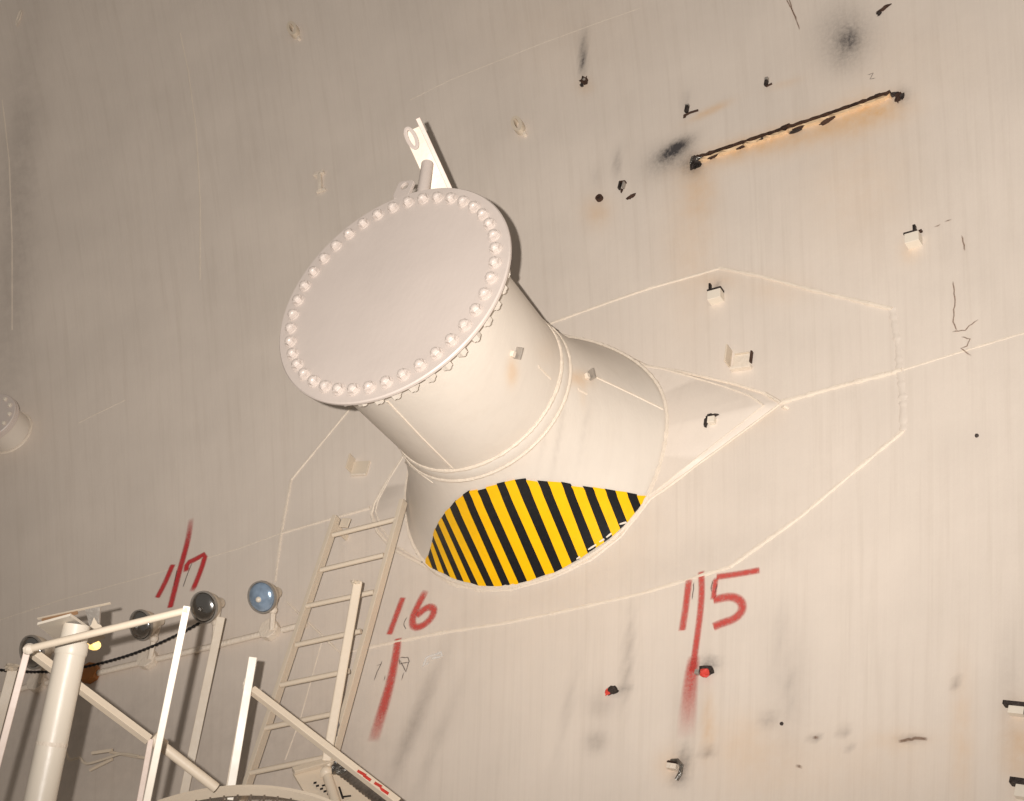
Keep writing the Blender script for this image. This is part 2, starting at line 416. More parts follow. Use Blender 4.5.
stroke(t, [(713, 600), (730, 596), (741, 600), (743, 610), (735, 619), (722, 623), (713, 627)], .034, SPRAYL, fade0=.02, fade1=.05)
def scribble(label, pl, w=.006, mat=PENCIL, name='pencil_scribble', cat='marking'):
    xs = [p for l in pl for p in l]
    t = thing(name, label, cat, wall_frame(sum(p[0] for p in xs)/len(xs), sum(p[1] for p in xs)/len(xs)))
    for l in pl: stroke(t, l, w, mat, name='pencil_line', fade0=.05, fade1=.05, sm=0, wig=.004)
scribble('faint pencil scribble on the wall just left of the tail of number 16', [[(374, 681), (377, 672), (382, 662)], [(378, 671), (383, 668)], [(376, 666), (381, 664), (382, 660)], [(384, 681), (385, 675)]])
scribble('faint pencil triangle scribble on the wall just right of the tail of number 16', [[(399, 658), (408, 657), (409, 662), (400, 664), (399, 658)], [(400, 660), (406, 672), (409, 660)], [(404, 672), (401, 681)]])
scribble('small vertical pencil ticks beside the top of number 15', [[(712, 580), (711, 592)], [(717, 583), (715, 594)], [(694, 582), (692, 600)]])
scribble('pale scraped scuff on the wall right of the tail of number 16', [[(423, 668), (426, 658), (434, 655), (441, 652), (442, 656), (430, 659)], [(424, 665), (430, 662)], [(436, 652), (442, 654)]], .016, CHALK, 'paint_scuff')
scribble('hairline rust crack running down the wall near the right edge', [[(953, 281), (955, 300), (953, 322), (957, 331)], [(952, 332), (965, 330), (974, 322), (979, 319)], [(961, 337), (970, 339), (967, 346), (961, 348), (967, 353), (972, 356)]], .007, CRACK, 'rust_crack')
scribble('short hairline rust crack beside the boxy clip at the right', [[(961, 235), (964, 245), (965, 251)], [(934, 227), (941, 224)], [(944, 222), (952, 219)]], .008, CRACK, 'rust_crack')
scribble('brown scrape marks in a row low on the right part of the wall', [[(898, 742), (915, 738), (928, 739)], [(908, 734), (912, 738)], [(795, 766), (803, 767)], [(812, 738), (819, 737)], [(833, 745), (836, 748)]], .014, CRACK, 'paint_scuff')
scribble('thin dark wire scratch on the wall at the top edge of the photo', [[(788, -4), (793, 12), (800, 30)], [(786, -2), (797, 20)]], .008, CRACK, 'wall_scratch')
scribble('pencil loops on the wall above the right end of the rusty bar', [[(867, 75), (873, 73), (870, 79), (876, 78)], [(872, 63), (874, 66)], [(864, 80), (868, 84)]], .005, PENCIL)

# ---------------------------------------------------------------- big nozzle
noz = thing('blanked_nozzle', 'big cream painted steel nozzle with bolted round cover and hazard tape underneath', 'nozzle', BASE)
AA = MA.cross(Vector((0, 0, 1))).normalized(); BB = MA.cross(AA)
if BB.z < 0: BB = -BB
AA = BB.cross(MA)                                           # AA, BB, -MA... right handed about the axis
def pol(s, r, th): return FC + MA*s + (AA*math.cos(th)+BB*math.sin(th))*r
def on_plane(px, py, s):                                    # polar coordinates of a pixel on the plane at depth s along the axis
    d = ray(px, py); p = EYE+d*((FC+MA*s-EYE).dot(MA)/d.dot(MA)); q = p-(FC+MA*s)
    return math.atan2(q.dot(BB), q.dot(AA)), q.length
base_px = [(557, 337), (600, 346), (640, 367), (655, 380), (665, 400), (667, 425), (660, 460), (647, 497), (620, 531), (590, 554), (550, 574), (510, 585), (480, 586), (450, 579), (425, 563)]
LB = .26*ZC; PADH = .016; SB = LB-.016-PADH
pp = sorted(on_plane(x, y, SB) for x, y in base_px)
PA = np.array([p[0] for p in pp]); PR = np.array([p[1] for p in pp])
gap = [(PA[(i+1) % len(PA)]-PA[i]) % (2*PI) for i in range(len(PA))]; gi = int(np.argmax(gap))
a0 = PA[gi]; gl = gap[gi]
ext = [a0+gl*k for k in (.25, .5, .75)]
PA2 = np.concatenate([PA, [(e+PI) % (2*PI)-PI for e in ext]]); PR2 = np.concatenate([PR, [.685, .68, .685]])
o_ = np.argsort(PA2); PA2 = PA2[o_]; PR2 = PR2[o_]
XX = np.concatenate([PA2-2*PI, PA2, PA2+2*PI]); YY = np.concatenate([PR2]*3)
def base_r(th):
    w = [-.18, -.09, 0, .09, .18]
    return float(np.mean([np.interp((th+q+PI) % (2*PI)-PI, XX, YY) for q in w]))
RP = .0842*ZC; R2 = .0868*ZC; S1 = .142*ZC; S2 = .1545*ZC; RF = .1075*ZC
NS = 144
# flare (cone) from the second ring down to the wall
fm = MB(); NK = 22
vs_ = []
for k in range(NK+1):
    u = k/NK
    for j in range(NS):
        th = 2*PI*j/NS; rb = base_r(th)
        r = R2 + (rb-R2)*(.62*u+.38*u**2.6)
        vs_.append(pol(S2+(SB-S2)*u, r, th))
vs_ += [pol(LB+.02, base_r(2*PI*j/NS), 2*PI*j/NS) for j in range(NS)]
fm.add(vs_, [(k*NS+j, k*NS+(j+1) % NS, (k+1)*NS+(j+1) % NS, (k+1)*NS+j) for k in range(NK+1) for j in range(NS)])
P = np_proj(np.array([list(v) for v in fm.v]))
NOZ_RUST = [(512, 372, 5, 12, 0, .55), (578, 378, 12, 7, 10, .5), (583, 395, 3, 10, 0, .2), (546, 352, 10, 12, 0, .12), (500, 460, 60, 14, -30, .08)]
fm.a['rust'] = list(stain_value(P, NOZ_RUST)); fm.a['scuff'] = list(stain_value(P, [(560, 430, 2, 50, 10, .22), (585, 425, 2, 40, 10, .15), (546, 430, 2, 40, 12, .15)]))
flare = fm.build('conical_base', NOZ, noz, smooth=True)
bvh = BVHTree.FromPolygons([v for v in fm.v], fm.f)
nm = MB(); NKN = 40
SH = c2w((-.79, .61, 0))*.012
vs_ = [pol(.046+(S1-.046)*k/NKN, RP*(1+.006*(1-k/NKN)), 2*PI*j/NS)+SH*(1-k/NKN) for k in range(NKN+1) for j in range(NS)]
nm.add(vs_, [(k*NS+j, k*NS+(j+1) % NS, (k+1)*NS+(j+1) % NS, (k+1)*NS+j) for k in range(NKN) for j in range(NS)])
P = np_proj(np.array([list(v) for v in nm.v])); nm.a['rust'] = list(stain_value(P, NOZ_RUST))
neck = nm.build('neck', NOZ, noz, smooth=True)
bvhn = BVHTree.FromPolygons([v for v in nm.v], nm.f)
def nlathe(prof, name, mat, seg=NS, a=None):
    m = MB(); vs_ = [pol(s_, r_, 2*PI*j/seg) for s_, r_ in prof for j in range(seg)]
    m.add(vs_, [(i*seg+j, i*seg+(j+1) % seg, (i+1)*seg+(j+1) % seg, (i+1)*seg+j) for i in range(len(prof)-1) for j in range(seg)])
    return m.build(name, mat, noz, smooth=True)
def nlathe_closed(prof, name, mat, seg=NS):
    m = MB(); vs_ = [pol(s_, r_, 2*PI*j/seg) for s_, r_ in prof for j in range(seg)]; n = len(prof)
    m.add(vs_, [(i*seg+j, i*seg+(j+1) % seg, ((i+1) % n)*seg+(j+1) % seg, ((i+1) % n)*seg+j) for i in range(n) for j in range(seg)])
    return m.build(name, mat, noz, smooth=True)
nlathe([(S1-.004, RP-.001), (S1+.002, RP+.004), (S2-.004, R2+.001), (S2+.004, R2-.002)], 'backing_ring', NOZ)
def ring_weld(s0, r0, w, name='weld_bead'):
    m = MB(); seg = 220; vs_ = []
    for j in range(seg):
        k = 1+.5*noise.noise(Vector((j*1.3, s0*9, 0)))
        for q in range(7):
            a = 2*PI*q/7
            vs_.append(pol(s0+math.cos(a)*w*k, r0+math.sin(a)*w*.8*k, 2*PI*j/seg))
    m.add(vs_, [(j*7+q, j*7+(q+1) % 7, ((j+1) % seg)*7+(q+1) % 7, ((j+1) % seg)*7+q) for j in range(seg) for q in range(7)])
    m.build(name, WELD, noz, smooth=True)
ring_weld(S1, RP+.002, .009); ring_weld(S2, R2+.001, .009); ring_weld(.084, RP+.006, .010)
# cover and mating flange
cv = MB()
prof = [(0, .001), (0, .2), (0, .4), (0, RF-.005), (.005, RF), (.015, RF), (.018, RF-.004), (.018, .001)]
vs_ = [pol(s_, r_, 2*PI*j/NS) for s_, r_ in prof for j in range(NS)]
cv.add(vs_, [(i*NS+j, i*NS+(j+1) % NS, (i+1)*NS+(j+1) % NS, (i+1)*NS+j) for i in range(len(prof)-1) for j in range(NS)])
cover = cv.build('blind_flange_cover', COVER, noz, smooth=True)
nlathe([(.018, RF-.040), (.024, RF-.040)], 'gasket', TAN)
nlathe_closed([(.022, RP-.01), (.022, RF-.040), (.026, RF-.034), (.042, RF-.034), (.046, RF-.040), (.050, RP+.03), (.085, RP-.004)], 'mating_flange', NOZ)
# forty bolts: one mesh shared; hexagonal head on a washer with a domed stud end
bolt_px = [(491, 219), (495.5, 248), (488, 292), (463, 322), (436, 350), (386, 379), (290, 330), (305, 287), (350, 226), (409.5, 203), (439, 198), (452, 199)]
bp = [on_plane(x, y, -.01) for x, y in bolt_px]; RBC = sum(p[1] for p in bp)/len(bp)
step = 2*PI/40
ph0 = math.atan2(sum(math.sin(40*p[0]) for p in bp), sum(math.cos(40*p[0]) for p in bp))/40
bmh = MB()
def hexprof(m, s0, s1, r): m.lathe(Vector((0, 0, 0)), Vector((0, 0, 1)), [(s0, r), (s1, r), (s1+.003, r*.82)], 6, Vector((1, 0, 0)))
bmh.lathe(Vector((0, 0, 0)), Vector((0, 0, 1)), [(-.001, .028), (.004, .028), (.005, .026)], 16, Vector((1, 0, 0)))
hexprof(bmh, .003, .018, .0225)
bmh.lathe(Vector((0, 0, 0)), Vector((0, 0, 1)), [(.016, .017), (.022, .016), (.027, .012), (.029, .005)], 10, Vector((1, 0, 0)))
bnut = MB(); bnut.lathe(Vector((0, 0, 0)), Vector((0, 0, 1)), [(.0, .024), (.026, .024), (.030, .018)], 6, Vector((1, 0, 0)))
bnut.lathe(Vector((0, 0, 0)), Vector((0, 0, 1)), [(.02, .0115), (.04, .0115), (.043, .008)], 8, Vector((1, 0, 0)))
bm0 = bmh.build('bolt', COVER, cover); bm0.data.transform(MW[noz.name])   # keep mesh in its own axes
bn0 = bnut.build('nut', NOZ, noz); bn0.data.transform(MW[noz.name])
def place_local(o, p, zaxis, spin):
    z = zaxis.normalized(); x = z.cross(Vector((.3, .2, .9))).normalized(); y = z.cross(x)
    R = Matrix((x, y, z)).transposed() @ Matrix.Rotation(spin, 3, 'Z')
    o.matrix_local = Matrix.Translation(p-BASE) @ R.to_4x4()
for k in range(40):
    th = ph0+k*step
    o = bm0 if k == 0 else bm0.copy()
    if k: col.objects.link(o); o.parent = cover
    place_local(o, pol(0, RBC, th), -MA, random.uniform(0, 1))
    o = bn0 if k == 0 else bn0.copy()
    if k: col.objects.link(o); o.parent = noz
    place_local(o, pol(.046, RBC+.008, th), MA, random.uniform(0, 1))
# longitudinal weld seams
def hit(px, py, trees, lift=0.0):
    d = ray(px, py).normalized(); best = None
    for t_ in trees:
        h = t_.ray_cast(EYE, d)
        if h[0] is not None and (best is None or h[3] < best[1]):
            n_ = h[1]; n_ = -n_ if n_.dot(d) > 0 else n_
            best = (h[0]+n_*lift, h[3], n_)
    w = S(px, py)
    dw = (w-EYE).length
    if best is None or dw < best[1]: return w+inward(w)*lift, inward(w)
    return best[0], best[2]
def seam(pts, w, trees, parent=noz, name='weld_seam'):
    H = [hit(x, y, trees) for x, y in densify(pts, 5)]; m = MB(); P = [h[0] for h in H]
    idx = {id(p): h[1] for p, h in zip(P, H)}
    m.sweep(P, lambda t, i: [(-w/2, -.002), (-w/4, w*.28), (w/4, w*.28), (w/2, -.002)], lambda p: idx[id(p)])
    m.build(name, WELD, parent, smooth=True)
seam([(387, 401), (420, 436), (452, 468)], .014, [bvhn]); seam([(538, 366), (551, 379)], .012, [bvhn])
seam([(596, 377), (630, 393), (663, 409)], .014, [bvh]); seam([(578, 389), (587, 394)], .012, [bvh])
seam([(405, 462), (418, 472), (433, 483)], .010, [bvh, bvhn])
# fillet weld where the cone meets the plate
m = MB(); seg = 240; vs_ = []
for j in range(seg):
    th = 2*PI*j/seg; k = 1+.5*noise.noise(Vector((j*1.1, 3, 0))); w = .011*k
    for q in range(6):
        a = 2*PI*q/6; vs_.append(pol(SB+.002+math.sin(a)*w, base_r(th)+.002+math.cos(a)*w, th))
m.add(vs_, [(j*6+q, j*6+(q+1) % 6, ((j+1) % seg)*6+(q+1) % 6, ((j+1) % seg)*6+q) for j in range(seg) for q in range(6)])
m.build('fillet_weld', WELD, noz, smooth=True)
# almond shaped reinforcing plate with chamfered edges
outer = [(782, 402), (765, 392), (735, 383), (700, 375), (672, 369), (645, 365), (600, 343), (557, 333)]
left = [(400, 459), (386, 480), (373, 503), (370, 514), (376, 531), (392, 549), (425, 566)]
low = [(450, 583), (480, 590), (510, 589), (550, 578), (590, 559), (620, 536), (649, 499), (665, 488), (700, 462), (740, 433)]
def on_shell(x, y):
    q = S(x, y, PADH*.5)-FC; q = q-MA*q.dot(MA); return math.atan2(q.dot(BB), q.dot(AA)), q.length
def arc_hidden():
    t0, r0 = on_shell(557, 333); t1, r1 = on_shell(400, 459)
    if t1 > t0: t1 -= 2*PI
    return [(t0+(t1-t0)*k/7, max(.70, r0+(r1-r0)*k/7)) for k in range(1, 7)]
ring = [on_shell(x, y) for x, y in outer]+arc_hidden()+[on_shell(x, y) for x, y in left+low]
ring2 = []
for a, b in zip(ring, ring[1:]+ring[:1]):
    d = (b[0]-a[0]+PI) % (2*PI)-PI
    for k in range(4):
        pa = (a[1]*math.cos(a[0]), a[1]*math.sin(a[0])); pb = (b[1]*math.cos(b[0]), b[1]*math.sin(b[0]))
        x = pa[0]+(pb[0]-pa[0])*k/4; y = pa[1]+(pb[1]-pa[1])*k/4
        ring2.append((math.atan2(y, x), math.hypot(x, y)))
def shell_pt(th, r, off):
    p = pol(LB, r, th); d = (p-CEN).normalized(); return CEN+d*(RS-off)
m = MB(); n = len(ring2); vs_ = []
for th, r in ring2: vs_.append(shell_pt(th, r, -.004))
def inset(th, r): return r-max(.008, .012+.13*max(0, (r-.74)))
def rtop(th, r): return min(r-.004, max(inset(th, r), base_r(th)-.02))
for th, r in ring2: vs_.append(shell_pt(th, rtop(th, r), PADH))
for th, r in ring2: vs_.append(shell_pt(th, .55, PADH))
m.add(vs_, [(k*n+j, k*n+(j+1) % n, (k+1)*n+(j+1) % n, (k+1)*n+j) for k in range(2) for j in range(n)])
m.build('reinforcing_plate', PLATE, noz, smooth=True)
def ring_bead(rr, off, w, mat=WELD):
    m = MB(); n = len(rr); vs_ = []
    for i, (th, r) in enumerate(rr):
        k = 1+.6*noise.noise(Vector((i*1.7, r, 1))); c = shell_pt(th, r, off); out = (shell_pt(th, r+.01, off)-c).normalized(); up = inward(c)
        for q in range(6):
            a = 2*PI*q/6; vs_.append(c+out*math.cos(a)*w*k+up*math.sin(a)*w*.7*k)
    m.add(vs_, [(j*6+q, j*6+(q+1) % 6, ((j+1) % n)*6+(q+1) % 6, ((j+1) % n)*6+q) for j in range(n) for q in range(6)])
    m.build('weld_bead', mat, noz, smooth=True)
ring_bead([(t_, r_) for t_, r_ in ring2], .002, .009)
ring_bead([(t_, rtop(t_, r_)) for t_, r_ in ring2], PADH, .005)
# hazard tape strips
A_ = lambda x, y: (420+x/6.675, 470+y/6.675)
B_ = lambda x, y: (530+x/6.672, 470+y/6.672)
edges = [(A_(45, 600), A_(45, 632)), (A_(62, 575), A_(92, 655)), (A_(78, 515), A_(128, 672)), (A_(88, 470), A_(168, 688)), (A_(95, 430), A_(210, 712)),
         (A_(108, 385), A_(252, 728)), (A_(128, 345), A_(300, 742)), (A_(150, 310), A_(345, 750)), (A_(170, 280), A_(396, 768)), (A_(205, 250), A_(448, 770)),
         (A_(240, 205), A_(500, 772)), (A_(288, 168), A_(554, 770)), (A_(330, 140), A_(609, 768)), (A_(383, 130), A_(663, 757)), (A_(440, 115), A_(720, 740)),
         (A_(512, 98), A_(778, 718)), (A_(565, 85), B_(105, 695)), (A_(632, 70), B_(165, 680)), (A_(705, 60), B_(218, 652)), (B_(48, 72), B_(278, 618)), (B_(115, 78), B_(330, 590)),
         (B_(205, 85), B_(385, 552)), (B_(270, 98), B_(440, 515)), (B_(350, 108), B_(495, 480)), (B_(415, 118), B_(548, 440)), (B_(495, 132), B_(600, 392)),
         (B_(565, 145), B_(648, 352)), (B_(640, 155), B_(700, 300)), (B_(708, 168), B_(738, 245)), (B_(772, 172), B_(784, 198))]
for i in range(len(edges)-1):
    (a0_, a1_), (b0_, b1_) = edges[i], edges[i+1]
    m = MB(); N = 14; vs_ = []; yl = i % 2 == 0
    j0 = random.uniform(-1.4, 1.0)
    for side in (0, 1):
        for k in range(N+1):
            u = k/N
            for q in range(4):
                w = q/3*1.0
                ax_ = a0_[0]+(a1_[0]-a0_[0])*u; ay_ = a0_[1]+(a1_[1]-a0_[1])*u
                bx_ = b0_[0]+(b1_[0]-b0_[0])*u; by_ = b0_[1]+(b1_[1]-b0_[1])*u
                x = ax_+(bx_-ax_)*w; y = ay_+(by_-ay_)*w
                if k == 0: y += j0
                # the tape is folded over a border strip near its upper edge
                if 9 < i < 28: x += .5*max(0, 1-abs(u-.08)/.08)
                p, nn = hit(x, y, [bvh], .0065-(side*.005)+(.0012 if yl else 0))
                vs_.append(p)
    m.add(vs_, [(s_*(N+1)*4+k*4+q, s_*(N+1)*4+k*4+q+1, s_*(N+1)*4+(k+1)*4+q+1, s_*(N+1)*4+(k+1)*4+q) for s_ in (0, 1) for k in range(N) for q in range(3)])
    o = m.build('tape_strip', YEL if yl else BLK, noz, smooth=False, fix=False)
    o['label'] = 'yellow strip of hazard tape' if yl else 'black strip of hazard tape'
m = MB(); h0 = hit(425, 562, [bvh], .01)[0]; m.lump(h0, .012, seed=3); o = m.build('tape_end', BLK, noz)
def dot_strip(pts, name, mat, w):                            # scraped white flecks on the tape near its lower edge
    for j in range(len(pts)-1):
        H = [hit(x, y, [bvh], .0095) for x, y in densify(pts[j:j+2], 2)]
        m = MB(); vs_ = []
        for i, hh in enumerate(H):
            p, nn = hh
            t_ = (H[min(i+1, len(H)-1)][0]-H[max(i-1, 0)][0]).normalized(); a = t_.cross(nn).normalized()*w*(.5+.9*abs(noise.noise(Vector((i*1.9, j, 0))))*2)
            vs_ += [p-a/2, p+a/2]
        m.add(vs_, [(2*i, 2*i+1, 2*i+3, 2*i+2) for i in range(len(H)-1)])
        m.build(name, mat, noz, fix=False)
for seg_ in ([(576.5, 558.5), (580, 556)], [(588, 549), (596, 544)], [(599, 541.5), (604, 538.5)], [(606, 537), (611, 533)], [(619, 524), (626, 522)]):
    dot_strip(seg_, 'scrape', WHITE, .010)

# lugs and the lifting arm above the cover
def frame_from(o, x, y, z):
    return Matrix(((x.x, y.x, z.x, o.x), (x.y, y.y, z.y, o.y), (x.z, y.z, z.z, o.z), (0, 0, 0, 1)))
dk = lambda x, y, s: (lambda a: pol(s, a[1], a[0]))(on_plane(x, y, s))
# lug with an eye, standing on the flange edge
def ring_plate(m, c, ax, u, w, L, r, hr, t, seg=20):        # flat tongue with round end and hole: c = hole centre
    pts_o = []; pts_i = []
    ax = ax.normalized(); u = u.normalized(); s_ = ax.cross(u)
    for j in range(seg):
        a = 2*PI*j/seg; d = u*math.cos(a)+s_*math.sin(a)
        if math.cos(a) < 0: k = 1/max(abs(math.cos(a)), abs(math.sin(a))); po = c+u*max(math.cos(a)*k, -1)*L+s_*math.sin(a)*k*w
        else: k = 1/max(abs(math.cos(a)), abs(math.sin(a))); po = c+u*math.cos(a)*k*r+s_*math.sin(a)*k*w
        pts_o.append(po); pts_i.append(c+d*hr)
    vs2 = [p+ax*q for q in (-t/2, t/2) for p in pts_o]+[p+ax*q for q in (-t/2, t/2) for p in pts_i]; n = seg
    fs = []
    for j in range(n):
        k = (j+1) % n
        fs += [(j, k, n+k, n+j), (2*n+j, 3*n+j, 3*n+k, 2*n+k), (j, 2*n+j, 2*n+k, k), (n+j, n+k, 3*n+k, 3*n+j)]
    m.add(vs2, fs)
lugc = dk(405.5, 187, .05)
m = MB(); rad = (lugc-(FC+MA*.05)).normalized()
ring_plate(m, lugc, MA, (dk(409, 181, .05)-dk(403, 195, .05)), .042, .07, .030, .019, .016)
m.build('lug', COVER, noz, bevel=.002)
# post pin, channel arm and its ring
p0 = dk(422.5, 196, .06); p1 = dk(427.5, 164, .06)
m = MB(); m.tube([p0, p1], .027, 20); m.build('post', COVER, noz, smooth=True)
q0 = at(455, 205, 5.50); q1 = at(416.5, 121, 5.44)
dirn = (q1-q0).normalized(); vw = (EYE-q0).normalized(); fx = (vw-dirn*vw.dot(dirn)).normalized(); sx = dirn.cross(fx)
if sx.dot(c2w((1, 0, 0))) < 0: sx = -sx
M = frame_from(q0, sx, fx, dirn); L = (q1-q0).length
m = MB(); m.box(M, (-.036, -.010, L*.47), (.078, .010, L*.94)); m.build('arm_web', CREAM, noz, bevel=.002)
m = MB(); m.box(M, (.010, -.004, L*.51), (.020, .045, L*1.02)); m.build('arm_flange', PINK, noz, bevel=.002)  # darker pinkish tone stands in for shade at grazing light
rc = at(416, 136, 5.40)
m = MB(); seg = 28; vs_ = []
for j in range(seg):
    a = 2*PI*j/seg; c = rc+sx*math.cos(a)*.018-sx*.022+dirn*math.sin(a)*.044
    tt = (-sx*math.sin(a)*.018+dirn*math.cos(a)*.044).normalized(); o1 = fx; o2 = tt.cross(o1)
    for q in range(6): b_ = 2*PI*q/6; vs_.append(c+o1*math.cos(b_)*.010+o2*math.sin(b_)*.009)
m.add(vs_, [(j*6+q, j*6+(q+1) % 6, ((j+1) % seg)*6+(q+1) % 6, ((j+1) % seg)*6+q) for j in range(seg) for q in range(6)])
m.build('arm_eye', COVER, noz, smooth=True)
# two clips welded on the nozzle, in view as rusty tabs
def tab_on(px, py, trees, parts, parent, sc=1):
    p, nn = hit(px, py, trees); z = Vector((0, 0, 1)); x = z.cross(nn).normalized(); z2 = nn.cross(x)
    M = frame_from(p, x, -nn, z2)
    for nme, mt, c, s_ in parts:
        m = MB(); m.box(M, c, s_); m.build(nme, mt, parent, bevel=.002)
for (x, y, tr) in ((514, 353, [bvhn]), (588, 376, [bvh])):
    tab_on(x, y, tr, [('clip', GREY, (.010, -.015, .004), (.008, .034, .050)), ('clip_stub', WELD, (-.012, -.006, -.008), (.020, .016, .024))], noz)

# ---------------------------------------------------------------- small nozzle at the left edge
sm_f = wall_frame(10, 433); sp = sm_f.translation; sa = -inward(sp)
small = thing('small_blanked_nozzle', 'small blanked pipe stub with bolted cover at the left edge', 'nozzle', sp)
LS = .19
m = MB(); m.lathe(sp-sa*LS, sa, [(.03, .128), (LS*.6, .130), (LS+.02, .134)], 48, caps=False); m.build('neck', NOZ, small, smooth=True)
m = MB(); m.lathe(sp-sa*LS, sa, [(-.004, .001), (-.004, .148), (.0, .152), (.012, .152), (.014, .147), (.018, .147), (.020, .154), (.036, .154), (.040, .13)], 48, caps=False); m.build('blind_flange_cover', COVER, small, smooth=True)
m = MB(); m.tube([sp-sa*.001+(sm_f.to_3x3() @ Vector((math.cos(a), 0, math.sin(a))))*.137 for a in [2*PI*j/40 for j in range(41)]], .009, 6); m.build('weld_bead', WELD, small, smooth=True)
for k in range(12):
    a = 2*PI*k/12+.16; c = sp-sa*(LS+.004)+(sm_f.to_3x3() @ Vector((math.cos(a), 0, math.sin(a))))*.122
    m = MB(); m.lathe(c, -sa, [(0, .012), (.010, .012), (.013, .008)], 6); m.build('bolt', WHITE, small)

# ---------------------------------------------------------------- attachments on the wall
def attach(name, label, px, py, parts, group=None, rot=0, cat='bracket'):
    M = wall_frame(px, py) @ Matrix.Rotation(math.radians(rot), 4, 'Y')
    t = thing(name, label, cat, M, group)
    for pr in parts:
        m = MB(); k = pr[2]
        if k == 'box': m.box(M, pr[3], pr[4], *(pr[5:6]))
        elif k == 'lump': m.lump(M @ Vector(pr[3]), pr[4], pr[5], M, seed=px, jag=pr[6] if len(pr) > 6 else .45)
        elif k == 'tube': m.tube([M @ Vector(q) for q in pr[3]], pr[4], 8)
        elif k == 'ring': 
            rx, rz, w, d = pr[3]; seg = 26; vs_ = []
            for j in range(seg):
                a = 2*PI*j/seg
                for q in range(4):
                    e = ((0, 0), (1, 0), (1, 1), (0, 1))[q]
                    vs_.append(M @ Vector((math.cos(a)*(rx+e[0]*w), .004-e[1]*d, math.sin(a)*(rz+e[0]*w))))
            m.add(vs_, [(j*4+q, j*4+(q+1) % 4, ((j+1) % seg)*4+(q+1) % 4, ((j+1) % seg)*4+q) for j in range(seg) for q in range(4)])
        o = m.build(pr[0], pr[1], t, smooth=k in ('tube', 'ring'), bevel=.0015 if k == 'box' else 0)
    return t
G_RING = 'oval pad eyes on the upper wall'
attach('pad_eye', 'small beige oval pad eye on the wall near the top left', 295, 32, [('plate', TAN, 'ring', (.014, .042, .020, .05)), ('weld_stub', WELD, 'box', (.010, -.008, -.075), (.02, .02, .03))], G_RING, -32)
attach('pad_eye', 'small beige oval pad eye on the wall right of the lifting arm', 520, 128, [('plate', TAN, 'ring', (.013, .042, .019, .05)), ('weld_stub', WELD, 'box', (.012, -.008, -.070), (.02, .02, .026))], G_RING, -32)
attach('wall_clip', 'beige I shaped remnant clip on the wall left of the lifting arm', 321, 183, [('web', WELD, 'box', (0, -.012, 0), (.022, .024, .13)), ('upper_flange', WELD, 'box', (-.005, -.012, .068), (.070, .024, .022)), ('lower_flange', WELD, 'box', (.002, -.010, -.068), (.060, .016, .016))], None, -20)
attach('wall_clip', 'beige corner clip on the wall behind the left side of the nozzle', 358, 468, [('upright_plate', TAN, 'box', (-.032, -.03, .012), (.007, .06, .085)), ('flat_plate', TAN, 'box', (.018, -.004, -.005), (.095, .010, .080)), ('weld_bead', WELD, 'box', (.018, -.008, -.046), (.09, .014, .008))], None, -6)
attach('wall_clip', 'boxy clip with a dark burnt top inside the octagon weld, above the open clip', 717, 298, [('block', WHITE, 'box', (.004, -.024, -.010), (.066, .05, .050)), ('burnt_edge', BURNT, 'box', (.004, -.026, .022), (.070, .044, .010)), ('spur', BURNT, 'box', (-.028, -.016, .052), (.010, .02, .055)), ], None, -12)
attach('wall_clip', 'boxy clip with a dark burnt top near the right edge of the wall', 914, 242, [('block', WHITE, 'box', (.006, -.024, -.008), (.062, .05, .050)), ('burnt_edge', BURNT, 'box', (0, -.026, .022), (.060, .044, .010)), ('spur', BURNT, 'box', (.010, -.016, .050), (.012, .02, .050)), ('barb', RUST, 'lump', (.030, -.010, .040), .010, (1.2, .6, .8))], None, -10)
attach('wall_clip', 'open square clip with an upright tab, just above the plate tip', 741, 362, [('upright_tab', TAN, 'box', (-.052, -.030, .022), (.008, .06, .090)), ('flat_plate', WELD, 'box', (.008, -.003, 0), (.085, .008, .075)), ('right_edge', RUST, 'box', (.052, -.010, .012), (.008, .02, .060)), ('lower_edge', WELD, 'box', (.010, -.014, -.042), (.10, .028, .014)), ('upper_edge', TAN, 'box', (.004, -.007, .040), (.07, .014, .005))], None, -6)
attach('wall_clip', 'small burnt stub clip on the right part of the almond plate', 713, 424, [('block', WHITE, 'box', (.008, -.030, -.002), (.032, .03, .032)), ('burnt_edge', BURNT, 'lump', (.0, -.028, .024), .017, (1.6, .7, .6)), ('burnt_side', BURNT, 'lump', (-.022, -.028, -.006), .014, (.7, .7, 1.8))], None, -8)
attach('wall_clip', 'small half ring clip at the bottom left of the bay 15 mark', 677, 772, [('stub', WELD, 'box', (-.018, -.012, .012), (.04, .024, .020)), ('half_ring', BARE, 'tube', [(-.03, -.010, .035), (.0, -.02, .036), (.022, -.02, .02), (.026, -.02, -.01), (.016, -.015, -.035)], .008), ('burnt_edge', RUST, 'lump', (-.02, -.01, .030), .012, (1.8, .6, .5))])
attach('wall_clip', 'burnt angle stub at the right edge, upper one of two', 1015, 711, [('burnt_edge', BURNT, 'box', (.01, -.016, .014), (.085, .032, .014)), ('block', WHITE, 'box', (.012, -.014, -.006), (.05, .026, .026)), ('side', BURNT, 'box', (.052, -.014, -.010), (.014, .028, .055))])
attach('wall_clip', 'burnt angle stub at the right edge, lower one of two', 1024, 792, [('burnt_edge', BURNT, 'box', (-.004, -.016, .022), (.07, .032, .020)), ('block', WHITE, 'box', (.006, -.014, -.006), (.05, .026, .040)),])
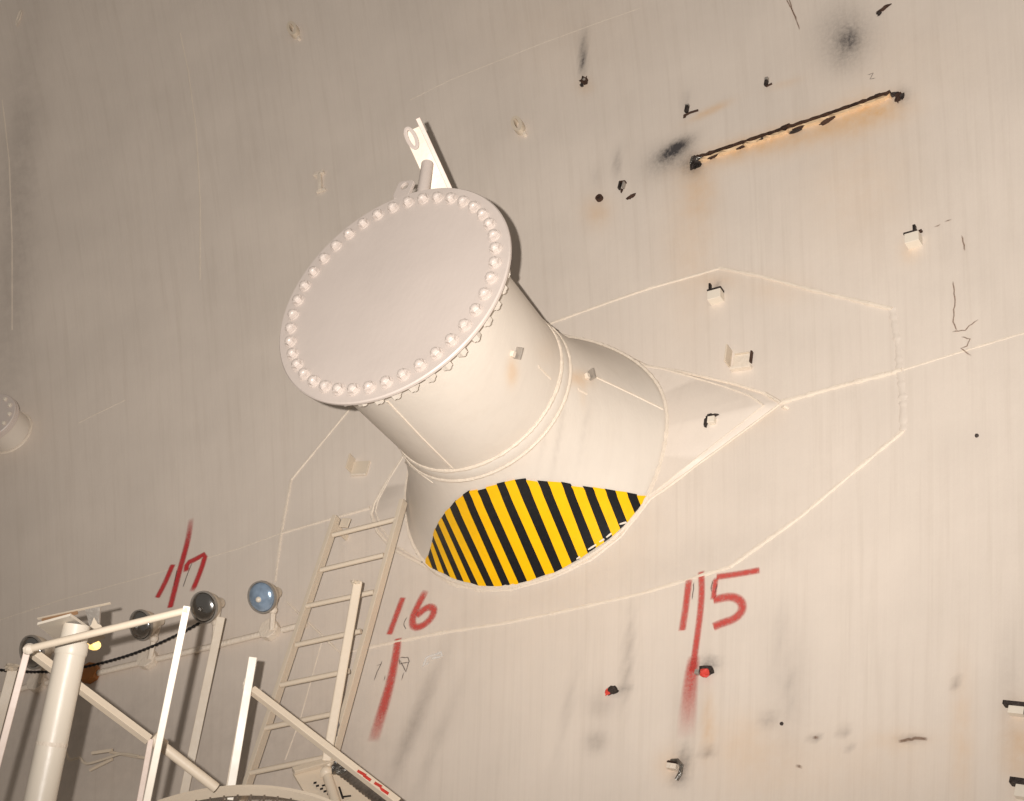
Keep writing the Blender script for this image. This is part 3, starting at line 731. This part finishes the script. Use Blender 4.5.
attach('weld_remnant', 'rough rusty round stub under a long soot smear at the top centre', 585, 82, [('stub', RUST, 'lump', (0, -.006, .004), .024, (1.1, .7, 1)), ('spur', BURNT, 'lump', (-.012, -.006, -.022), .012, (1, .7, 1)), ('core', GREY, 'lump', (.004, -.020, .004), .010, (1, .5, .8))], None, 0, 'stub')
attach('weld_remnant', 'round rusty stub with a hollow centre, lowest left of three small stubs', 600, 199, [('rim', RUST, 'ring', (.010, .010, .010, .022)), ('core', BURNT, 'lump', (0, -.002, 0), .012, (1, .5, 1))], None, 0, 'stub')
attach('weld_remnant', 'square burnt stub, topmost of three small stubs', 623, 187, [('left_side', BURNT, 'box', (-.014, -.012, .002), (.009, .024, .044)), ('right_side', GREY, 'box', (.010, -.012, .002), (.010, .024, .034)), ('upper_side', RUST, 'box', (0, -.012, .022), (.036, .024, .007)), ('tail', RUST, 'lump', (.0, -.004, -.026), .010, (.7, .5, 1.2))], None, 0, 'stub')
attach('weld_remnant', 'flat slanted rust scar, rightmost of three small stubs', 631, 197, [('scar', RUST, 'lump', (0, -.002, 0), .020, (1.4, .3, .55))], None, -28, 'stub')
attach('weld_remnant', 'dark clip with a slanted rust tail above the left end of the rusty bar', 687, 113, [('clip', BURNT, 'box', (0, -.010, .018), (.018, .02, .040)), ('clip_top', GREY, 'box', (0, -.012, .040), (.022, .018, .008)), ('tail', RUST, 'tube', [(-.012, -.006, -.022), (.02, -.006, -.006), (.065, -.003, .004)], .006), ('tail_end', RUST, 'lump', (-.006, -.005, -.022), .010, (1, .6, 1.2))], None, 0, 'stub')
attach('weld_remnant', 'small dark clip above the middle of the rusty bar', 767, 84, [('clip', BURNT, 'box', (0, -.010, .0), (.016, .02, .034)), ('clip_top', GREY, 'box', (0, -.012, .022), (.018, .018, .016)), ('tail', RUST, 'tube', [(.0, -.006, -.020), (.03, -.004, -.006)], .005)], None, 0, 'stub')
attach('weld_remnant', 'small slanted rusty sliver at the very top right', 884, 9, [('scar', RUST, 'lump', (0, -.004, 0), .022, (1.7, .35, .45)), ('end', BURNT, 'lump', (-.03, -.006, -.012), .012, (1, .6, 1))], None, -30, 'stub')
attach('weld_remnant', 'dull red and black stub low on the wall left of the bay 15 mark', 612, 692, [('stub', BURNT, 'lump', (.006, -.008, .004), .022, (1.2, .7, .8)), ('red_face', REDP, 'lump', (-.010, -.016, -.006), .014, (1, .6, 1))], None, -10, 'stub')
attach('weld_remnant', 'bright red tipped black stub beside the long red stroke', 707, 674, [('stub', BURNT, 'lump', (0, -.006, .014), .024, (1.2, .7, .8)), ('red_face', REDP, 'lump', (.002, -.022, -.006), .019, (1, .6, 1), .3), ('side_lug', GREY, 'box', (-.036, -.010, .002), (.018, .02, .018))], None, -6, 'stub')
attach('weld_remnant', 'tiny pale spur just under the right tip of the almond plate', 785, 408, [('spur', WELD, 'lump', (0, -.006, 0), .014, (1.4, .7, .6))], None, 25, 'stub')
attach('weld_remnant', 'tiny black pinhead stud on the right part of the wall', 977, 436, [('stud', BURNT, 'lump', (0, -.003, 0), .008, (1, 1, 1), .1)], None, 0, 'stub')
attach('weld_remnant', 'tiny dark stud low on the wall under the bay 15 mark', 782, 724, [('stud', BURNT, 'lump', (0, -.003, 0), .007, (1, 1, 1), .1)], None, 0, 'stub')
attach('weld_remnant', 'pale flaked scar at the top left corner of the wall', 19, 18, [('scar', WELD, 'lump', (0, -.004, 0), .03, (.5, .3, 2.2))], None, 0, 'stub')
# the long rusty bar
bar_t = thing('rusty_flat_bar', 'long rusty flat bar left welded slantwise on the upper right wall', 'bar', wall_frame(795, 130))
bp0, bp1 = (700, 161), (892, 96)
pts = densify([bp0, (760, 141), (830, 118), bp1], 4)
def ledge(off, drop, w, h_, name, mat, sd):
    P = [S(x, y+drop, 0) for x, y in pts]; m = MB()
    def pr(t, i):
        k = 1+1.7*noise.noise(Vector((i*.8, sd, 0))); return [(-w/2*k, -.002), (-w/2*k, h_), (w/2*k, h_*k), (w/2*k, -.002)]
    m.sweep(P, pr, lambda p: inward(p)); m.build(name, mat, bar_t)
ledge(0, -1.4, .011, .030, 'torn_edge', RUST, 1)
ledge(0, 0.9, .014, .020, 'painted_face', steel_paint('stained_cream', (224, 194, 156), .45), 5)
for x, y, r_, s_, mt in ((714, 159, .013, 1, RUST), (743, 149, .014, 2, RUST), (763, 141, .012, 8, BURNT), (786, 128, .012, 3, RUST), (799, 131, .018, 4, RUST), (797, 133, .014, 9, BURNT), (828, 123, .018, 5, RUST), (845, 112, .012, 6, BURNT), (876, 99, .016, 7, BURNT)):
    f_ = wall_frame(x, y) @ Matrix.Rotation(math.radians(-19), 4, 'Y'); m = MB(); m.lump(f_.translation+inward(f_.translation)*.016, r_, (2.2, .7, .34), f_, seed=s_); m.build('rust_lump', mt, bar_t)
f_ = wall_frame(696, 164)
for c, r_, sq, mt, nme in (((0, -.014, 0), .034, (.9, .7, 1.2), BURNT, 'torn_end'), ((-.010, -.034, .004), .013, (.6, .5, 1.8), BARE, 'bright_metal'), ((.022, -.026, .014), .014, (1.2, .6, .8), BARE, 'bright_metal'), ((.020, -.012, -.016), .018, (1.2, .7, .8), BURNT, 'torn_end'), ((.004, -.010, .034), .014, (1, .6, 1), RUST, 'torn_end')):
    m = MB(); m.lump(f_ @ Vector(c), r_, sq, f_, seed=c[0]*99); m.build(nme, mt, bar_t)
f_ = wall_frame(898, 98)
for c, r_, sq, mt in (((-.014, -.010, .016), .018, (1.4, .7, .6), BURNT), ((.004, -.010, -.004), .018, (.8, .7, 1.5), RUST), ((.020, -.006, .002), .012, (1, .5, 1.3), BURNT)):
    m = MB(); m.lump(f_ @ Vector(c), r_, sq, f_, seed=c[0]*77); m.build('torn_end', mt, bar_t)

# ---------------------------------------------------------------- conduit with floodlamps
cond = thing('conduit', 'thin beige conduit run along the lower left wall, carrying the floodlamps', 'conduit', wall_frame(170, 655))
def wtube(pts, r, parent, mat, name, off=.02, seg=10, step=12):
    m = MB(); P = [S(x, y, off) for x, y in densify(pts, step)]; m.tube(P, r, seg, lambda p: inward(p)); return m.build(name, mat, parent, smooth=True)
for seg_ in ([(-30, 703), (34, 685)], [(46, 683), (92, 673)], [(98, 673), (143, 662)], [(157, 659), (214, 646)], [(214, 646), (262, 634)], [(282, 630), (306, 624)]): wtube(seg_, .015, cond, WELD, 'conduit_pipe')
def jbox(px, py):
    M = wall_frame(px, py); m = MB()
    m.prism(M, [(math.cos(2*PI*(j+.5)/8)*.052, math.sin(2*PI*(j+.5)/8)*.052) for j in range(8)], .0, -.042); m.build('junction_box', WELD, cond, bevel=.003)
for x, y in ((40, 684), (150, 661), (272, 632)): jbox(x, y)
m = MB(); M = wall_frame(92, 675); m.prism(M, [(math.cos(2*PI*(j+.5)/8)*.052, math.sin(2*PI*(j+.5)/8)*.052) for j in range(8)], .0, -.042); o = m.build('junction_box', ORANGE, cond, bevel=.003); o['label'] = 'rust orange junction box'
def lamp(label, px, py, bx, by, r, aim, lens, off=.20):
    c = S(px, py, off); t = thing('floodlamp', label, 'lamp', wall_frame(bx, by, .04), 'reflector floodlamps along the wall')
    ax = c2w(aim).normalized()                              # direction the lamp looks
    m = MB(); m.lathe(c, -ax, [(0, r*1.04), (.004, r*1.08), (.018, r*1.05), (.05, r*.86), (.085, r*.52), (.10, r*.40), (.13, r*.38), (.135, r*.2)], 36, caps=False); m.build('lamp_shell', GREY if False else TAN, t, smooth=True); sh = bpy.data.objects[col.objects[-1].name]
    m = MB(); m.lathe(c, ax, [(-.002, r*1.0)]+[(.42*r*math.cos(q*PI/20), r*.985*math.sin(q*PI/20)) for q in range(10, -1, -1)], 40, caps=False); m.build('lens', lens, sh, smooth=True)
    m = MB(); m.lathe(c, ax, [(-.006, r*1.0), (-.006, r*1.10), (.006, r*1.10), (.006, r*1.0)], 36, caps=False); m.build('rim', GREY, sh, smooth=True)
    m = MB(); m.lump(c+ax*r*.42-c2w((0, -1, 0))*r*.1, r*.20, jag=0, seg=16); m.build('highlight_bead', BARE if lens is CHROME else WHITE, sh, smooth=True)  # small bead added on the lens only to catch a highlight
    back = c-ax*.125; b = S(bx, by, .04)
    m = MB(); mid = back*.5+b*.5+inward(b)*.01; m.tube([back, mid, b], .014, 8); m.build('swivel_arm', WELD, t, smooth=True)
    m = MB(); m.lump(mid, .022, (1, 1, 1), None, jag=.05); m.build('swivel_joint', WELD, t, smooth=True)
    return t
lamp('floodlamp with a bluish lens just left of the ladder', 262, 597, 272, 630, .070, (-.36, .02, -.92), BLUEGL)
lamp('floodlamp with a dark mirror lens beside the top of a thin post, under the 17', 204, 607, 214, 644, .070, (-.38, 0, -.92), CHROME)
lamp('floodlamp with a dark mirror lens half hidden by the top rail', 141, 625, 150, 659, .068, (-.48, .02, -.86), CHROME)
lamp('floodlamp with a dark mirror lens behind the left corner of the rail frame', 32, 652, 40, 682, .075, (-.46, .02, -.86), CHROME, .26)
# twisted cable slung along the lamps
def twist(pts3, r, pitch, strands, mat, name, parent):
    L = [0]
    for a, b in zip(pts3, pts3[1:]): L.append(L[-1]+(b-a).length)
    for s_ in range(strands):
        m = MB(); P = []
        n = int(L[-1]/pitch*8)
        for i in range(n+1):
            d = L[-1]*i/n; k = max(j for j in range(len(L)) if L[j] <= d+1e-9); k = min(k, len(L)-2)
            u = (d-L[k])/(L[k+1]-L[k]); p = pts3[k].lerp(pts3[k+1], u); t_ = (pts3[k+1]-pts3[k]).normalized()
            a = t_.cross(Vector((0, 1, 0))).normalized(); b = a.cross(t_); ph = 2*PI*d/pitch+2*PI*s_/strands
            P.append(p+a*math.cos(ph)*r*.62+b*math.sin(ph)*r*.62)
        m.tube(P, r*.62, 6); m.build(name, mat, parent, smooth=True)
cpx = smooth_poly([(-20, 668), (20, 672), (60, 672), (100, 664), (140, 652), (180, 634), (212, 616)], 2)
cb = thing('twisted_cable', 'dark twisted cable sagging along the floodlamps', 'cable', S(100, 664, .12))
twist([S(x, y, .12) for x, y in cpx], .0065, .045, 2, BLACK, 'strand', cb)

# ---------------------------------------------------------------- ladder on the wall
OFFL = .13
lt = S(335, 650, OFFL)
lad = thing('fixed_ladder', 'beige steel ladder standing against the wall left of the number 16', 'ladder', lt)
def wl(px, py, off=OFFL): return S(px, py, off)
m = MB()
def flat(pA, pB, w, t_, name, mat, parent, off=OFFL, side=None):
    P = [S(x, y, off) for x, y in densify([pA, pB], 40)]; m = MB()
    m.sweep(P, [(-t_/2, -w/2), (t_/2, -w/2), (t_/2, w/2), (-t_/2, w/2)], lambda p: inward(p)); return m.build(name, mat, parent, bevel=.002)
flat((336.5, 517), (238, 812), .045, .022, 'rail', TAN, lad); flat((403.5, 501), (318, 812), .045, .022, 'rail', TAN, lad)
for a, b in (((333, 535), (397, 519)), ((321, 570), (384, 555)), ((307, 606), (374, 592)), ((296, 645), (361, 631)), ((281, 685), (349, 671)), ((266, 728), (337, 713)), ((250, 773), (327, 757))):
    m = MB(); m.tube([wl(*a, OFFL+.012), wl(*b, OFFL+.012)], .012, 10); m.build('rung', CREAM, lad, smooth=True)
for x, y in ((345, 523),):
    c = wl(x, y, OFFL-.02); M = wall_frame(x, y); M.translation = c; m = MB(); m.box(M, (.0, 0, 0), (.05, .01, .05)); m.build('top_tab', TAN, lad, bevel=.003)
for x, y in ((334, 525),):
    c = wl(x, y, OFFL*.5); c = wl(x, y)-inward(wl(x, y))*OFFL*.52; M = wall_frame(x, y); M.translation = c; m = MB(); m.box(M, (.0, 0, 0), (.012, OFFL*.95, .03)); m.build('standoff', TAN, lad, bevel=.002)

# ---------------------------------------------------------------- pole with top plate
DP = 3.9
pt, pb = at(76, 628, DP+.06), at(31.5, 840, DP-.12)
pb = pt+(pb-pt)*1.15
axd = (pt-pb).normalized()
pole = thing('support_pole', 'thick round cream pole with a square top plate at the left', 'pole', pb)
RPO = .0475
m = MB(); m.lathe(pb, axd, [(0, RPO*1.02), ((pt-pb).length-.06, RPO*.98), ((pt-pb).length-.06, RPO*.9)], 40, caps=False); m.build('tube', WHITE, pole, smooth=True)
Lp = (pt-pb).length
m = MB(); m.lathe(pb, axd, [(Lp-.085, RPO*.9), (Lp-.085, RPO*1.02), (Lp-.08, RPO*1.05), (Lp-.05, RPO*1.05), (Lp-.045, RPO*1.0), (Lp-.045, RPO*.9), (Lp+.01, RPO*.86)], 40, caps=False); m.build('collar', WHITE, pole, smooth=True)
m = MB(); m.lathe(pb, axd, [(Lp*.513-.006, RPO*1.0), (Lp*.513, RPO*1.025), (Lp*.513+.006, RPO*1.0)], 40, caps=False); m.build('weld_bead', WELD, pole, smooth=True)
# square top plate, level, seen from below
cp = [at(x, y, d) for (x, y, d) in ((37, 625, 3.92), (70, 616, 3.88), (90, 630, 4.02), (54, 639, 4.06))]
e1 = (cp[1]-cp[0]); nrm = Vector((0, 0, 1)); m = MB()
m.add([*cp, *[c+nrm*.008 for c in cp]], [(0, 1, 2, 3), (7, 6, 5, 4), (0, 4, 5, 1), (1, 5, 6, 2), (2, 6, 7, 3), (3, 7, 4, 0)]); m.build('top_plate', WHITE, pole)
for x, y in ((58, 690), (40, 770)):
    h = at(x+4, y, DP-.1); m = MB()

# lamp fitting with warm bulb behind the rail
lf = thing('lamp_fitting', 'bracketed fitting with a lit warm bulb beside the pole top', 'lamp', at(95, 640, 4.6))
m = MB(); M = frame_from(at(74, 611, 4.5), (at(111, 603, 4.5)-at(37, 619, 4.5)).normalized(), Vector((0, 0, 1)), Vector((0, 1, 0)))
xx = (at(111, 603, 4.5)-at(37, 619, 4.5)).normalized(); yy = c2w((.488, .649, .5835)); zz = xx.cross(yy).normalized(); yy = zz.cross(xx)
M = frame_from(at(74, 611, 4.5), xx, yy, zz)
m.box(M, (0, 0.0, 0), (.27, .010, .004)); m.build('canopy_plate', TAN, lf, bevel=.001)
m = MB(); m.box(M, (-.05, -.0, -.012), (.13, .010, .008)); o = m.build('rusty_edge', plain('stained_edge', (170, 132, 98), .6), lf)
m = MB(); a = [at(85, 609, 4.5), at(100, 606, 4.5), at(99, 628, 4.5), at(90, 628, 4.5)]; dd = yy*.01
m.add(a+[p+dd for p in a], [(0, 1, 2, 3), (7, 6, 5, 4), (0, 4, 5, 1), (1, 5, 6, 2), (2, 6, 7, 3), (3, 7, 4, 0)]); m.build('hanger_plate', GREY, lf)
m = MB(); a = [at(94, 617, 4.45), at(98, 624, 4.45), at(101, 625, 4.45), at(99, 634, 4.45), at(90, 636, 4.45), at(86, 629, 4.45), at(91, 625, 4.45)]; n = len(a)
m.add(a+[p+dd for p in a], [tuple(range(n)), tuple(range(2*n-1, n-1, -1))]+[(i, i+n, (i+1) % n+n, (i+1) % n) for i in range(n)]); m.build('gusset', CREAM, lf)
m = MB(); a = [at(84, 640, 4.5), at(98, 634, 4.5), at(105, 638, 4.5), at(90, 645, 4.5)]; du = Vector((0, 0, .006))
m.add(a+[p+du for p in a], [(0, 1, 2, 3), (7, 6, 5, 4), (0, 4, 5, 1), (1, 5, 6, 2), (2, 6, 7, 3), (3, 7, 4, 0)]); m.build('base_plate', CREAM, lf)
m = MB(); m.lump(at(94, 645, 4.54), .024, (1.1, 1, .8), None, jag=.02, seg=16); m.build('bulb', BULB, lf, smooth=True)

# ---------------------------------------------------------------- rail frame in the lower left corner
DF = 3.72
rf = thing('guard_railing', 'cream steel rail frame crossing in front of the thick pole', 'rail', at(150, 801, DF))
A0 = at(29, 649, DF); A1 = at(188, 610, DF)
m = MB(); m.tube([A0, A1], .0115, 12); m.build('top_rail', CREAM, rf, smooth=True)
m = MB(); m.lump(A0, .017, jag=.15, seg=10); m.build('corner_weld', WELD, rf, smooth=True)
m = MB(); m.bar(at(28, 648, DF+.02), at(-16, 815, DF-.1), .020, .010, ray(20, 700)); m.build('post', PINK, rf, bevel=.002)
m = MB(); m.bar(at(187, 606, DF), at(144, 815, DF-.12), .021, .012, ray(170, 700)); m.build('post', WHITE, rf, bevel=.002)
m = MB(); m.angle_bar(at(33, 653, DF+.26), at(149, 740, DF+.30), .025, .005, ray(90, 700)+Vector((0, 0, -.9))); m.build('brace', CREAM, rf, bevel=.001)
m = MB(); m.tube([at(152, 738, DF+.32), at(216, 788, DF+.36)], .017, 14); m.tube([at(152, 738, DF+.32), at(164, 747, DF+.33)], .0225, 12); m.build('lower_brace', CREAM, rf, smooth=True)
m = MB(); m.bar(at(151, 739, DF+.3), at(137, 815, DF+.2), .018, .012, ray(145, 770)); m.build('stub_post', PINK, rf, bevel=.002)
bp_ = thing('rail_post', 'flat beige post under the dark mirror floodlamp, third upright from the pole', 'post', at(183, 801, 5.7))
m = MB(); m.bar(at(221, 617, 5.75), at(180, 812, 5.45), .038, .012, ray(200, 700)); m.build('upright', TAN, bp_, bevel=.002)
lp_ = thing('rail_post', 'slim beige post at the left edge below the sagging cable', 'post', at(-12, 740, 5.3))
m = MB(); m.bar(at(13, 668, 5.3), at(-30, 830, 5.1), .040, .012, ray(5, 700)); m.build('upright', TAN, lp_, bevel=.002)
m = MB(); m.lump(at(11, 667, 5.28), .03, (1.4, .7, .5), jag=.5); m.build('ragged_top', TAN, lp_)
# posts and brace right of it
r2 = thing('guard_rail_bracket', 'cream flat post with a long slanting brace in front of the ladder', 'rail', at(235, 790, 5.0))
m = MB(); m.bar(at(253, 657, 4.6), at(229, 800, 4.45), .030, .010, ray(240, 720)); m.build('upright', WHITE, r2, bevel=.002)
m = MB(); m.bar(at(249, 668, 4.63), at(225.5, 800, 4.48), .014, .03, ray(240, 720)); m.build('upright_flange', CREAM, r2, bevel=.002)
m = MB(); m.lump(at(246, 683, 4.62), .013, (.8, 1, 1.4), jag=.4); m.build('corner_weld', WELD, r2)
m = MB(); m.angle_bar(at(252, 690, 4.62), at(398, 803, 4.35), .027, .006, ray(320, 740)+Vector((0, 0, -.9))); m.build('brace', CREAM, r2, bevel=.002)
for x0, y0, x1, y1 in ((358, 771, 365, 775), (364, 775.5, 370, 780), (375, 783, 381, 786.5), (379, 787.5, 388, 793.5)):
    m = MB(); m.bar(at(x0, y0, 4.375), at(x1, y1, 4.345), .010, .006, ray(370, 780)); o = m.build('red_paint_mark', REDP, r2); o['label'] = 'red paint mark'
r3 = thing('rail_post', 'round edged cream post with a burnt patch, standing before the right ladder rail', 'post', at(325, 775, 5.2))
m = MB(); m.bar(at(358, 581, 5.45), at(324, 775, 5.1), .040, .020, ray(340, 680)); m.build('upright', CREAM, r3, bevel=.006)
m = MB(); m.lump(at(355, 582, 5.44), .018, (1.5, .7, .5), jag=.6); m.build('torn_top', TAN, r3)
m = MB(); m.lump(at(335, 730, 5.19), .026, (.5, .4, 1.3), jag=.5); o = m.build('burnt_patch', GREYP, r3)
m = MB(); m.tube([at(326, 772, 5.05), at(337, 806, 4.9)], .020, 12); m.lump(at(326, 772, 5.04), .026, jag=.1); m.build('bent_foot', CREAM, r3, smooth=True)
# perforated platform bracket
pbk = thing('perforated_bracket', 'cream bracket plate with punched slots at the bottom, under the slanting brace', 'bracket', at(330, 790, 5.0))
a = [at(293, 773, 5.05), at(337, 761, 5.15), at(386, 806, 4.95), at(372, 835, 4.85), at(330, 835, 4.8)]
n = len(a); dd = Vector((0, 0, -.010))
up = (a[1]-a[0]).cross(a[2]-a[0]).normalized(); up = -up if up.dot(EYE-a[0]) < 0 else up
m = MB(); m.add([p for p in a]+[p-up*.012 for p in a], [tuple(range(n)), tuple(range(2*n-1, n-1, -1))]+[(i, i+n, (i+1) % n+n, (i+1) % n) for i in range(n)]); m.build('plate', CREAM, pbk)
m = MB(); m.bar(a[0]+up*.01, a[1]+up*.01, .03, .02, up); m.build('lip', TAN, pbk, bevel=.003)
def on_pl(x, y): d = ray(x, y); return EYE+d*((a[0]-EYE).dot(up)/d.dot(up))+up*.0012
for x, y in ((315, 783), (317.5, 786), (321.5, 789), (325, 791.5), (328.5, 794)):  # black bars on the plate stand in for shade inside open slots
    c = on_pl(x, y); m = MB(); m.bar(c-xx*.006, c+xx*.006, .010, .002, up); m.build('slot_shade', BLACK, pbk)
for (x0, y0, x1, y1) in ((322, 786, 328, 784.5), (339, 787, 343, 799), (343, 797, 351, 796)):
    m = MB(); m.bar(on_pl(x0, y0), on_pl(x1, y1), .008, .002, up); m.build('slot_shade', BLACK, pbk)
ch = thing('twisted_wire_rope', 'grey oily wire rope lying along the perforated bracket edge', 'rope', at(355, 785, 4.9))
P = [at(x, y, d) for x, y, d in ((336, 766, 4.93), (350, 776, 4.9), (366, 789, 4.86), (385, 803, 4.8), (400, 815, 4.78))]
twist(P, .021, .05, 3, ROPE, 'strand', ch)
m = MB(); m.lump(at(339, 767, 4.9), .032, (1.2, 1, .8), jag=.4); m.build('shackle', BARE, ch)
# curved hoop
DH = 4.2
hc_top = at(238, 789, DH); RH = .60
ha = c2w((1, -.03, .05)).normalized(); hb = c2w((0, .42, -.9)); hb = (hb-ha*hb.dot(ha)).normalized(); hn = ha.cross(hb).normalized()
hc = hc_top + hb*RH
hoop = thing('curved_hoop', 'cream curved flat bar hoop at the bottom edge below the posts', 'hoop', hc)
m = MB(); seg = 96; vs_ = []
for j in range(seg):
    aa = 2*PI*j/seg; d = ha*math.cos(aa)+hb*math.sin(aa)
    for dr, dz in ((0, -.018), (0, .018), (-.012, .018), (-.012, -.018)): vs_.append(hc+d*(RH+dr)+hn*dz)
m.add(vs_, [(j*4+q, j*4+(q+1) % 4, ((j+1) % seg)*4+(q+1) % 4, ((j+1) % seg)*4+q) for j in range(seg) for q in range(4)])
m.build('band', CREAM, hoop, smooth=True)
for q in range(-12, 13):
    x = q*.045; y = math.sqrt(max(0, (RH-.014)**2-x*x)); m = MB(); dn = hn*(-.014 if hn.dot(c2w((0, -1, 0))) > 0 else .014); m.bar(hc+ha*x-hb*y+dn, hc+ha*x+hb*y+dn, .006, .006, hn); m.build('grating_bar', ROPE, hoop)
# loose wire with a clamp behind the pole
lw = thing('loose_wire', 'loose bent wire with a flat end sticking out right of the thick pole', 'wire', S(100, 755, .1))
m = MB(); m.tube([S(x, y, .12) for x, y in smooth_poly([(60, 748), (66, 751), (68, 760), (74, 759), (80, 757), (84, 764), (92, 763), (110, 757), (122, 753), (138, 756)], 2)], .006, 7); m.build('wire', TAN, lw, smooth=True)
m = MB(); m.tube([S(92, 753, .14), S(112, 750, .14)], .008, 7); m.tube([S(110, 752, .10), S(138, 757, .10), S(148, 758, .10)], .007, 7); m.tube([S(90, 770, .06), S(112, 759, .08)], .008, 7); m.build('fork', CREAM, lw, smooth=True)
